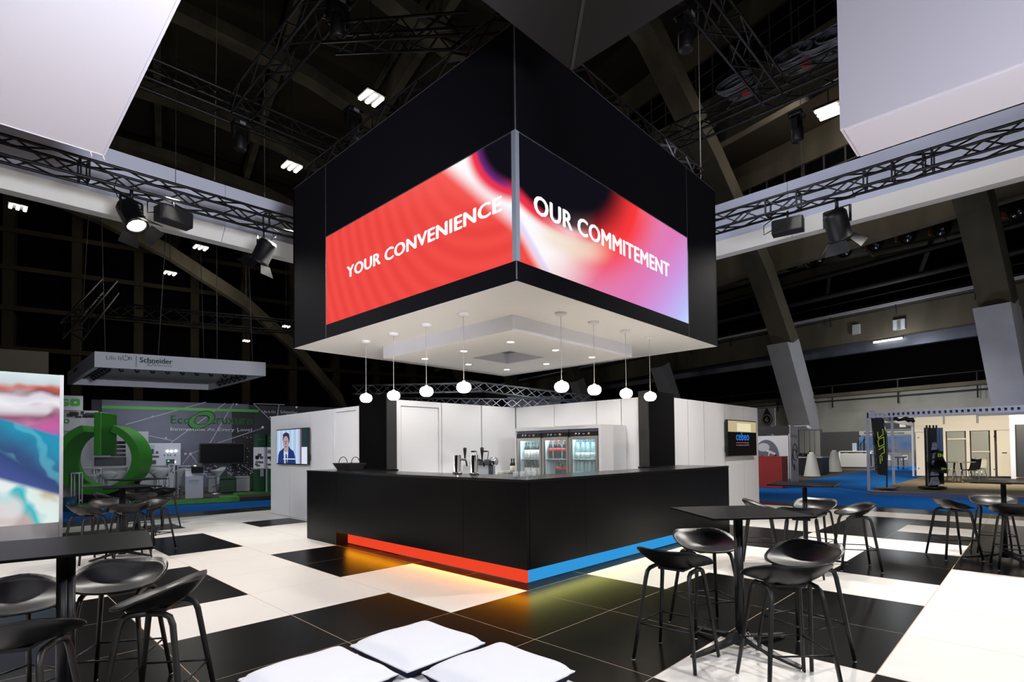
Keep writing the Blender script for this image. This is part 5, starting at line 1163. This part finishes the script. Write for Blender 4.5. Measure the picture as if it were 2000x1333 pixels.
obj('stand', tube(B(), [(q.x, q.y+.04, b.z+.001), (q.x, q.y+.02, b.z+.12)], .025, 8), WHT, tb_); obj('slab', obb(B(), q+V((-.02, .12, .16)), V((.0, -.28, -.13)), V((.16, 0, .05)), V((0, .005, .012))), WHT, tb_)
# desk, plant, cabinets, cones, lit counter, poster wall
XD = 26.6; dk2 = thing('desk', 'black reception desk behind the white cones', 'desk', gx(1582, 925, XD))
obj('desk_body', xbox(B(), XD, (1556, 926), (1606, 895), 1.2), BPL, dk2); obj('desk_top', xbox(B(), XD-.05, (1554, 895), (1606, 893), 1.3), LGREY, dk2)
LEAF = M('leaf_dark', (30, 44, 24), .6)
pn = thing('potted_plant', 'dark bushy plant on the black reception desk', 'plant', gx(1572, 893, XD)); bm = B(); c = gx(1570, 893, XD+.3)
for k in range(40):
    d = V((random.uniform(-.5, .5), random.uniform(-1, 1), random.uniform(.15, 1))).normalized(); e = c+V((0, random.uniform(-.3, .3), .05)); L_ = random.uniform(.15, .42); s = d.cross(ZU).normalized()*.05
    vs = [bm.verts.new(v) for v in (e, e+d*L_*.5+s, e+d*L_-ZU*.05, e+d*L_*.5-s)]; bm.faces.new(vs)
obj('leaves', bm, LEAF, pn, kind='stuff'); obj('planter', lathe(B(), [(.14, 0), (.18, .12), (0, .12)], 12, c), BPL, pn)
XH = 36.0; gc = thing('cabinet_wall', 'pale grey four-door cabinet wall behind the black desk', 'cabinet', gx(1580, 905, XH))
obj('carcass', xbox(B(), XH, (1560.5, 918), (1602, 839.5), .5), M('cab_dark', (52, 54, 54), .6), gc)
for k in range(4): obj('door', xbox(B(), XH-.03, (1562+k*10, 917), (1571+k*10, 841), .028), M('cab_grey', (158, 160, 156), .6), gc)
LMP = thing('arm_lamp', 'white display lamp on a long arm above the booth wall', 'lamp', gx(1560, 833, XA+1.5)); q0, q1 = gx(1549, 833, XA+1.5), gx(1576, 832, XA+1.5)
obj('arm', tube(B(), [q0-ZU*.06, q0, q1], .02, 6), WHT, LMP); obj('lamp_head', lathe(B(), [(.03, 0), (.07, .06), (.06, .22), (0, .23)], 12, q1-V((0, .0, 0)), axis=(0, -.6, -.5)), WHT, LMP)
for k, (x, yb, yt) in enumerate(((1586, 931, 884), (1630, 922, 880))):
    b = gz(x, yb); h = (gx(x, yt, b.x).z); sc_ = h/1.05
    t = thing('light_cone', ('white cone-shaped floor light nearer the black desk', 'white cone-shaped floor light nearer the glass counter')[k], 'lamp', (b.x, b.y, 0))
    obj('cone', lathe(B(), [(.33*sc_, .0), (.325*sc_, .02), (.155*sc_, h*.92), (.15*sc_, h*.93)], 26, (b.x, b.y, 0)), M('cone_white', (206, 208, 202), .5), t); obj('cap', lathe(B(), [(.1*sc_, h*.93), (.1*sc_, h), (0, h)], 20, (b.x, b.y, 0)), WHT, t)
XL = 37.0; lc = thing('glass_counter', 'long white counter with a lit glass top in front of the poster', 'counter', gx(1670, 910, XL))
obj('counter_body', xbox(B(), XL, (1641, 912), (1702, 887), 1.0), M('counter_white', (190, 190, 186), .6), lc)
bm = B(); xbox(bm, XL, (1638, 883), (1704, 881.5), 1.0); [xbox(bm, XL, (x, 912), (x+1.8, 882), .1) for x in (1638.5, 1700)]
obj('glass_case_frame', bm, WHT, lc); obj('case_light', xbox(B(), XL+.05, (1641, 886.8), (1700, 886), .9), E('case_glow', (214, 224, 196), .8), lc)
for k in range(8): obj('showpiece', xbox(B(), XL+.3, (1643+7*k, 886.5), (1647+7*k, 884.2), .3), random.choice((BPL, LEAF, GREY)), lc)
lf = thing('leaflet_holder', 'leaflet holder with a blue card standing on the glass counter', 'holder', gx(1669, 881, XL)); obj('card', xbox(B(), XL+.2, (1665, 881), (1673, 866), .03), M('card_blue', (150, 168, 190), .6), lf); obj('foot', xbox(B(), XL+.1, (1666, 881.5), (1672, 880), .3), LGREY, lf)
XP = 42.0; po = thing('poster_wall', 'wide blue industrial poster under a white header with black lettering', 'poster', gx(1730, 890, XP))
obj('header', xbox(B(), XP, (1678, 851), (1783, 840), .08), M('header_grey', (176, 176, 172), .6), po)
def poster_mat():
    m = bpy.data.materials.new('poster_print'); m.use_nodes = True; nt = X.nt = m.node_tree; b = nt.nodes['Principled BSDF']; b.inputs['Roughness'].default_value = .6
    tc = nt.nodes.new('ShaderNodeTexCoord'); nz = nt.nodes.new('ShaderNodeTexNoise'); nz.inputs['Scale'].default_value = .9; nz.inputs['Detail'].default_value = 6; nt.links.new(tc.outputs['Object'], nz.inputs['Vector'])
    sp = nt.nodes.new('ShaderNodeSeparateXYZ'); nt.links.new(tc.outputs['Object'], sp.inputs[0]); z = X(sp.outputs[2])
    c = cramp(X(nz.outputs[0])*.7+(z-1.0)*.16, [(.2, (30, 34, 44)), (.38, (110, 122, 140)), (.5, (60, 104, 150)), (.6, (96, 150, 196)), (.72, (150, 176, 200)), (.85, (52, 92, 140))])
    nt.links.new(c, b.inputs['Base Color']); return m
obj('print', xbox(B(), XP, (1678, 884), (1783, 851.5), .08), poster_mat(), po); obj('lower_panel', xbox(B(), XP, (1678, 912), (1783, 884.3), .08), M('poster_low', (150, 150, 146), .7), po)
def ptext(s, x0, x1, y0, y1): a, b = gx(x0, y1, XP-.02), gx(x1, y1, XP-.02); obj('lettering', letters(B(), s, a, -YV, ZU, a.y-b.y, gx(x0, y0, XP-.02).z-a.z, .02, .005), BPL, po)
ptext('BELDEN', 1688, 1706, 844.5, 848.3); ptext('Communications Solutions', 1726, 1766, 845, 848.5)
bm = B()
for x, h in ((1681, 866), (1687, 858), (1688.3, 853)): bar(bm, gx(x, 884, XP-.02), gx(x, h, XP-.02), .05, .005, up=XV)
bar(bm, gx(1679, 872, XP-.02), gx(1688, 858, XP-.02), .04, .005, up=XV); bar(bm, gx(1688, 858, XP-.02), gx(1694, 862, XP-.02), .04, .005, up=XV); obj('pylon_print', bm, BPL, po)
dw = thing('booth_wall', 'plain dark grey booth wall left of the blue poster', 'wall', gx(1640, 900, XP+.5)); obj('wall_panel', xbox(B(), XP+.5, (1598, 912), (1680, 843), .1), M('wall_charcoal', (66, 66, 66), .7), dw); obj('base_strip', xbox(B(), XP+.45, (1598, 912), (1680, 909), .05), BPL, dw)
bk2 = thing('booth_wall', 'black band with a cream notice above the poster', 'wall', gx(1760, 830, XP-.3)); obj('band', xbox(B(), XP-.3, (1728, 839), (1784, 825), .1), BPL, bk2); obj('notice', xbox(B(), XP-.33, (1757, 835), (1769, 825.5), .02), CREAM, bk2); obj('top_rail', xbox(B(), XP-.32, (1728, 825), (1784, 815), .1), CREAM, bk2)
cantchair('white shell chair with chrome legs far behind the flag', 1735, 909, 36.0, WSH, -1.2, 30); cantchair('white shell chair with chrome legs far behind the booth post', 1763, 905, 36.5, WSH, -1.9, 30)
ft = thing('side_table', 'low dark blue table in front of the poster', 'table', gx(1760, 905, 36)); a, b = gx(1749, 895, 35.5), gx(1767, 892.5, 35.5)
obj('tabletop', box(B(), 35.2, b.y, a.z, 36.2, a.y, b.z), M('table_blue', (34, 44, 76), .5), ft)
for yy in (a.y-.1, b.y+.1): obj('leg', box(B(), 35.6, yy-.03, .0, 35.7, yy+.03, a.z), BPL, ft)
rl = thing('glass_barrier', 'white framed glass barrier in front of the low blue table', 'barrier', gx(1760, 908, 33.5)); bm = B()
for x in (1743.5, 1782): xbox(bm, 33.5, (x, 912), (x+1.5, 881), .08)
xbox(bm, 33.5, (1745, 883), (1782, 881.4), .08); xbox(bm, 33.5, (1745, 912), (1782, 911), .08); obj('frame', bm, WHT, rl); obj('pane', xbox(B(), 33.53, (1745, 911), (1782, 883), .01), FGL, rl)
spot('unseen_booth_light', (22, 6.0, 5.5), (27, 5.0, 0), 700, 110, (1, .95, .88), .8, .3); spot('unseen_booth_light', (33, 3.0, 6.5), (40, 3.0, 1.5), 2600, 100, (1, .95, .9), .8, .3)  # unseen spots; the second serves to brighten the poster wall
# far grey booth seen over the back bar: truss square and grey fascia
for lab, p0, p1 in (('grey truss of a far booth over the back wall, left one', (690, 762), (940, 757)), ('grey truss of a far booth over the back wall, right one', (905, 752), (1150, 782)), ('grey truss of a far booth over the back wall, lowest one', (740, 786), (1160, 790))):
    truss(lab, gp(*p0, CF*22+CAM, CF), gp(*p1, CF*22+CAM, CF), .34, .4, .02, TRG)
o_ = thing('fascia', 'grey fascia block of a far booth seen over the back wall corner', 'booth', gp(1040, 790, CF*23+CAM, CF)); a = gp(991, 800, CF*23+CAM, CF); b = gp(1095, 774, CF*23+CAM, CF); r2 = V((b.x-a.x, b.y-a.y, 0))
obj('fascia_panel', obb(B(), a-ZU*.6, r2, V((.1, .1, 0)), ZU*(b.z-a.z+.6)), M('fascia_grey', (84, 85, 92), .7), o_); obj('fascia_panel', obb(B(), a-ZU*.6-r2*.9+V((.5, .5, 0)), r2*.62, V((.1, .1, 0)), ZU*(b.z-a.z+.5)), M('fascia_dim', (62, 62, 66), .7), o_)
spot('aisle_fill', (10.4, -4.0, 6.2), (15.2, -2.6, 1.4), 900, 80, (.86, .89, 1), .9, .15); spot('aisle_fill', (12.2, 5.2, 5.2), (17.2, 3.6, .6), 700, 75, (1, .97, .95), .9, .15)  # unseen spots added to brighten the slotted fascia and the white booth wall
c_ = gp(990, 768, CF*18.5+CAM, CF); point('unseen_booth_light', tuple(c_), 420, .2, (.95, .97, 1))  # unseen point light added to brighten the far trusses and fascia
# ================================================================ THE HALL
HT = math.radians(-13); HUU = V((math.cos(HT), math.sin(HT), 0)); HVV = V((-math.sin(HT), math.cos(HT), 0))
def hw(u, v, z): return HUU*u+HVV*v+ZU*z
def hb2(bm, u0, v0, z0, u1, v1, z1): return obb(bm, hw(u0, v0, z0), HUU*(u1-u0), HVV*(v1-v0), ZU*(z1-z0))
UWL = 46.0
def pu(x, y, u=UWL): return gp(x, y, HUU*u, HUU)
CONC = M('concrete_old', (92, 86, 74), .9, spec=.1, var=.35, vs=.35, bump=.3, bs=3, stretch=(1, 1, .35)); CONCW = M('concrete_painted', (172, 172, 178), .8, var=.06, vs=.8)
ROOF = M('roof_dark', (62, 56, 46), .9, spec=.1, var=.2, vs=.2); VOID = M('opening_dark', (8, 8, 9), .9, spec=.05); PLA = M('plaster_grey', (158, 158, 150), .9, var=.12, vs=.6, bump=.5, bs=14)
MUL = M('mullion_grey', (62, 60, 54), .7); STL = M('sheet_steel', (92, 96, 108), .45, .4, var=.25, vs=1.5, stretch=(.4, .4, .1)); RAILB = M('rail_dark', (24, 23, 22), .6)
vP1 = pu(1575, 830).dot(HVV); SPC = 14.5
ARCH = [(47.6, 0), (46, 4.0), (43.0, 10.6), (39.5, 16.4), (33.0, 24.3), (26.4, 31.5), (18.5, 36.0), (9, 39.2), (-2, 41), (-13, 41.5), (-26, 40.5), (-38, 36.5), (-50, 29)]
ceil = obj('ceiling', hb2(B(), -70, -40, 47.0, 60, 120, 47.6), ROOF, kind='structure')
vs_ = [vP1+SPC*k for k in (-2, -1, 0, 1, 2, 3, 4)]
for k, v in enumerate(vs_):
    bm = B(); rings = []
    for i, (u, z) in enumerate(ARCH):
        a = V(ARCH[max(i-1, 0)]); b = V(ARCH[min(i+1, len(ARCH)-1)]); t = (b-a).normalized(); n = V((-t.y, t.x)); n = n if n.x*1 + 0 <= 0 or True else n
        dpt = 1.25
        rings.append([bm.verts.new(hw(u+n.x*s*dpt, v+w, max(-.02, z+n.y*s*dpt))) for s, w in ((-.5, -.85), (.5, -.85), (.5, .85), (-.5, .85))])
    for p, q in zip(rings, rings[1:]):
        for j in range(4): bm.faces.new((p[j], p[(j+1) % 4], q[(j+1) % 4], q[j]))
    for f in bm.faces: f.material_index = 0
    bm.faces.ensure_lookup_table()
    for f in bm.faces:
        if f.calc_center_median().z < 7.6: f.material_index = 1
    bmesh.ops.recalc_face_normals(bm, faces=bm.faces[:])
    obj('arch_rib', bm, [CONC, CONCW], ceil)
    if k in (1, 2):
        c = hw(45.0, v, 0)
        obj('pier_cladding', prism(B(), [(47.9, -.02), (46.4, -.02), (41.6, 10.4), (43.6, 10.4)], hw(0, v-.95, 0), HUU, ZU, HVV*1.9), CONCW, ceil)
# purlin beams, roof slabs and stepped windows between them
PU = [(40.5, 17.5), (33.5, 26.2), (25.5, 34.4), (16.5, 38.8), (6.5, 41.6), (-4, 43.0), (-15, 43.2), (-27, 41.8), (-39, 37.5)]
v0, v1 = vs_[0]-8, vs_[-1]+10
for i, (u, z) in enumerate(PU):
    obj('purlin_beam', hb2(B(), u-.35, v0, z-1.1, u+.35, v1, z+.5), CONC, ceil)
    if i+1 < len(PU):
        u2, z2 = PU[i+1]
        zs = max(z, z2)+.5
        obj('roof_slab', hb2(B(), u2+.36, v0, zs, u-.36, v1, zs+.3), ROOF, ceil)
        if abs(z2-z) > 1.8:
            uw = u if z2 > z else u2; zl = min(z, z2)+.5
            dz_ = zs-zl; za, zb_ = zl+dz_*.3, zl+dz_*.72
            obj('clerestory_glass', hb2(B(), uw-.05, v0, za, uw+.05, v1, zb_), VOID, ceil); obj('wall_strip', hb2(B(), uw-.3, v0, zl, uw+.3, v1, za), CONC, ceil); obj('wall_strip', hb2(B(), uw-.3, v0, zb_, uw+.3, v1, zs), CONC, ceil)
            bm = B()
            for v in [v0+1.6*q for q in range(int((v1-v0)/1.6))]: hb2(bm, uw-.16, v, za, uw-.06, v+.12, zb_)
            for z_ in (za+(zb_-za)*.33, za+(zb_-za)*.66): hb2(bm, uw-.18, v0, z_, uw-.165, v1, z_+.12)
            obj('clerestory_mullions', bm, MUL, ceil, kind='stuff')
# end wall with galleries
VE = vs_[-1]+9
we = obj('wall_end', hb2(B(), -70, VE+2, -.03, 60, VE+2.5, 46), VOID, kind='structure')
for u in range(-56, 56, 7): obj('wall_pier', hb2(B(), u, VE, 0, u+1.1, VE+1.9, 40), ROOF, we)
for y in (690, 615, 540, 470):
    z = gp(150, y, HVV*VE, HVV).z; obj('gallery_beam', hb2(B(), -70, VE-.3, z-.3, 60, VE-.01, z+.3), ROOF, we)
z0_, z1_ = gp(60, 760, HVV*(VE-.4), HVV), gp(95, 688, HVV*(VE-.4), HVV); obj('wall_infill', hb2(B(), z0_.dot(HUU)-30, VE-.4, 0, z1_.dot(HUU), VE-.31, z1_.z), M('infill_grey', (150, 146, 138), .9), we)
EA = [(-50, 40), (-38, 38.6), (-25, 36), (-10.6, 32), (-2.9, 28.6), (6.4, 23.1), (14, 16.5), (20, 9.5), (24, 0)]
bm = B(); rings = [[bm.verts.new(hw(u, VE-8+w, max(-.02, z+s))) for s, w in ((-.9, -.8), (.9, -.8), (.9, .8), (-.9, .8))] for u, z in EA]
for p, q in zip(rings, rings[1:]):
    for j in range(4): bm.faces.new((p[j], p[(j+1) % 4], q[(j+1) % 4], q[j]))
bmesh.ops.recalc_face_normals(bm, faces=bm.faces[:]); obj('arch_rib', bm, CONC, ceil)
for i in (2, 3, 4, 5): obj('tie_beam', bar(B(), hw(EA[i][0], VE-7.1, EA[i][1]), hw(EA[i][0]+1, VE, EA[i][1]+5), 1.1), CONC, ceil)
obj('lower_wall', hb2(B(), -70, VE-.2, 0, 60, VE-.01, 6.5), CONC, we)
wl2 = obj('wall_left', hb2(B(), -66, -50, -.03, -65, 120, 40), VOID, kind='structure')
wn = obj('wall_near', hb2(B(), -70, -50, -.03, 60, -49, 46), VOID, kind='structure')
# gallery wall on the right
wr_ = obj('wall_right', hb2(B(), UWL+5, -50, -.03, UWL+6, 120, 46), VOID, kind='structure')
zl = pu(1750, 760).z
def strip(nm, ytop, ybot, m, du0, du1, x=1750): 
    a, b = pu(x, ytop, UWL+du0).z, pu(x, ybot, UWL+du0).z
    return obj(nm, hb2(B(), UWL+du0, -45, b, UWL+du1, 118, a), m, wr_)
strip('plaster_wall', 762, 884, PLA, .3, .6); obj('plaster_lower', hb2(B(), UWL+.31, -45, -.02, UWL+.6, 118, 4), PLA, wr_)
strip('wall_ledge', 758, 765, CONC, -.3, .29); strip('sheet_cladding', 657, 679, STL, 1.0, 1.6); strip('gallery_beam', 591, 655, CONC, .0, .9); strip('gallery_ledge', 589, 594, CONCW, -.35, -.01)
strip('upper_slab', 478, 500, CONC, 2.6, 3.0)
strip('roof_edge_beam', 418, 462, CONC, .4, 1.4)
obj('side_roof', hb2(B(), UWL-8, -45, pu(1750, 420).z+1, UWL+6, 118, pu(1750, 420).z+1.4), ROOF, wr_)
bm = B()
for z in (pu(1750, 742).z, pu(1750, 570).z):
    for dz in (0, -.7, -1.3): tube(bm, [hw(UWL-.2, -45, z+dz), hw(UWL-.2, 118, z+dz)], .05, 5)
    for v in range(-40, 110, 5): tube(bm, [hw(UWL-.2, v, z), hw(UWL-.2, v, z-1.9)], .05, 5)
obj('gallery_railing', bm, RAILB, wr_, kind='stuff')
for ya, nm in ((503, 'service_rail'), (548, 'service_rail')):
    z = pu(1750, ya, UWL-2.2).z; obj(nm, tube(B(), [hw(UWL-2.2, -45, z), hw(UWL-2.2, 118, z)], .22, 8), RAILB, wr_)
for v in range(-30, 100, 7):
    obj('hanger', bar(B(), hw(UWL-2.2, v, pu(1750, 503, UWL-2.2).z), hw(UWL+1.2, v+2, pu(1750, 535, UWL-2.2).z), .25), RAILB, wr_)
for x, y in ((1762, 634), (1770, 633), (1681, 643)): obj('junction_box', hb2(B(), UWL-.25, pu(x, y).dot(HVV), pu(x, y).z-.4, UWL-.01, pu(x, y).dot(HVV)+.55, pu(x, y).z+.4), LGREY, wr_)
dc = thing('air_duct', 'long round air duct with a row of black jet nozzles', 'duct', pu(1750, 468, UWL-1.5))
q0, q1 = pu(1487, 527, UWL-1.5), pu(1997, 414, UWL-1.5); dq = q1-q0; DUC = M('duct_olive', (70, 68, 58), .6, .2, var=.2, vs=1)
rD = 0.62
for a, b, r in ((0, .24, .55), (.245, .52, .72), (.525, 1.6, .88)): obj('duct_section', tube(B(), [q0+dq*a, q0+dq*b], r, 16), DUC, dc)
for a in (.24, .52, .78): obj('duct_collar', tube(B(), [q0+dq*(a-.004), q0+dq*(a+.004)], .95 if a > .3 else .78, 16), DUC, dc)
NZ = M('nozzle_black', (14, 14, 15), .2, spec=.7)
for x, y in ((1500, 527), (1548, 516), (1599, 505), (1652, 490), (1711, 477), (1775, 461), (1842, 447), (1914, 430), (1991, 412)):
    p = pu(x, y, UWL-2.5); nz_ = obj('jet_nozzle', lathe(B(), [(.55, .0), (.6, -.2), (.42, -.5), (.2, -.62), (0, -.64)], 14, p, axis=HUU), NZ, dc)
    obj('orange_tag', hb2(B(), UWL-3.0, p.dot(HVV)+.62, p.z-.3, UWL-2.8, p.dot(HVV)+.75, p.z+.05), M('tag_orange', (140, 66, 28), .6), nz_)
d2 = thing('air_duct', 'short round air duct end showing beside the edge of the black cube', 'duct', pu(1412, 545, UWL-1.5)); q0, q1 = pu(1398, 546, UWL-1.5), pu(1421, 541, UWL-1.5); obj('duct_section', tube(B(), [q0, q1], .75, 16), DUC, d2); obj('duct_collar', tube(B(), [q1, q1+(q1-q0)*.05], .8, 16), DUC, d2)
# sign six on the pier wall
sx = thing('hall_sign', 'black drop-shaped hall sign with a white 6 on a pale panel', 'sign', pu(1498, 815, UWL-9)); us = UWL-9
pp_ = lambda x, y: pu(x, y, us)
a, b = pp_(1487, 833), pp_(1513, 797)
obj('sign_panel', hb2(B(), us, b.dot(HVV), a.z, us+.1, a.dot(HVV)+1.5, b.z), CONCW, sx); obj('sign_post', hb2(B(), us+.11, (a.dot(HVV)+b.dot(HVV))/2-.2, .0, us+.4, (a.dot(HVV)+b.dot(HVV))/2+.2, b.z-.2), CONCW, sx)
c = pp_(1498.5, 820)-HUU*.02; R6 = (pp_(1498.5, 820)-pp_(1509, 820)).length
dp = [(0, R6*2.15)]+[(R6*math.cos(t), R6*math.sin(t)) for t in [math.radians(28-k*(236)/22) for k in range(23)]]
obj('drop_shape', prism(B(), dp, c, -HVV, ZU, -HUU*.03), BPL, sx)
bm = B(); tube(bm, [c-HUU*.045-HVV*(R6*.83*math.cos(t))+ZU*(R6*.83*math.sin(t)) for t in [2*PI*k/28 for k in range(29)]], R6*.045, 5, cap=False); obj('ring_line', bm, EW, sx)
obj('number', letters(B(), '6', c-HUU*.04-(-HVV)*R6*.32-ZU*R6*.42, -HVV, ZU, R6*.64, R6*.84, .02, .01), EW, sx)
# hall lamps
HL = E('hall_lamp_glow', (255, 250, 236), 6)
LMPS = [(725, 192, 24, 1.0), (570, 326, 24, 1.0), (392, 484, 24, 1.0), (332, 534, 24, 1.0), (35, 405, 24, 1.0), (1618, 218, 24, 1.15), (559, 638, 17, .6), (481, 666, 14, .5)]
for k, (x, y, z, s) in enumerate(LMPS):
    p = gz(x, y, z); w = .95*s
    t = thing('hall_floodlight', 'glowing tube floodlight in the hall roof, ' + ('nearest the top of the black cube', 'just above the far white beam', 'upper one of the pair under the white beam', 'lower one of the pair under the white beam', 'alone below the white canopy', 'partly behind the deep white fabric box', 'small one near the lower corner of the cube', 'small one over the green booth frame')[k], 'lamp', p)
    obj('housing', box(B(), p.x-w*.7, p.y-w*.7, z+.06, p.x+w*.7, p.y+w*.7, z+.2), RAILB, t)
    for q in (-1, 0, 1): obj('tube', box(B(), p.x+q*w*.52-w*.13, p.y-w*.62, z-.1, p.x+q*w*.52+w*.13, p.y+w*.62, z+.055, .05), HL, t)
    obj('rod', tube(B(), [(p.x, p.y, z+.2), (p.x, p.y, z+9)], .03, 5), RAILB, t)
    if k < 6: point('flood_light', (p.x, p.y, z-.9), 850, .6, (1, .94, .85))
for k, (x, y, w) in enumerate(((1734, 667, 3.6), (1362, 713, 3.2))):
    p = pu(x, y, UWL+.6); t = thing('gallery_lamp', ('four-tube strip lamp under the concrete gallery beam', 'strip lamp under the gallery beside the bottom edge of the black cube')[k], 'lamp', p)
    d = (-HVV).normalized()
    for q in range(4): obj('tube', obb(B(), p+d*(q-2)*w/4*.6+ZU*(.02), d*w*.13, HUU*.1, ZU*.14), HL, t)
    obj('batten', obb(B(), p-d*w*.3+ZU*.17, d*w*.6, HUU*.15, ZU*.1), RAILB, t)
point('gallery_light', tuple(hw(UWL-2.0, 14.5, 9)), 350, .3, (.9, .94, 1)); point('gallery_light', tuple(hw(UWL-6, 14, 5.5)), 330, .4, (1, .97, .92)); point('gallery_light', tuple(hw(UWL-9, 2, 6.5)), 400, .4, (1, .98, .95))
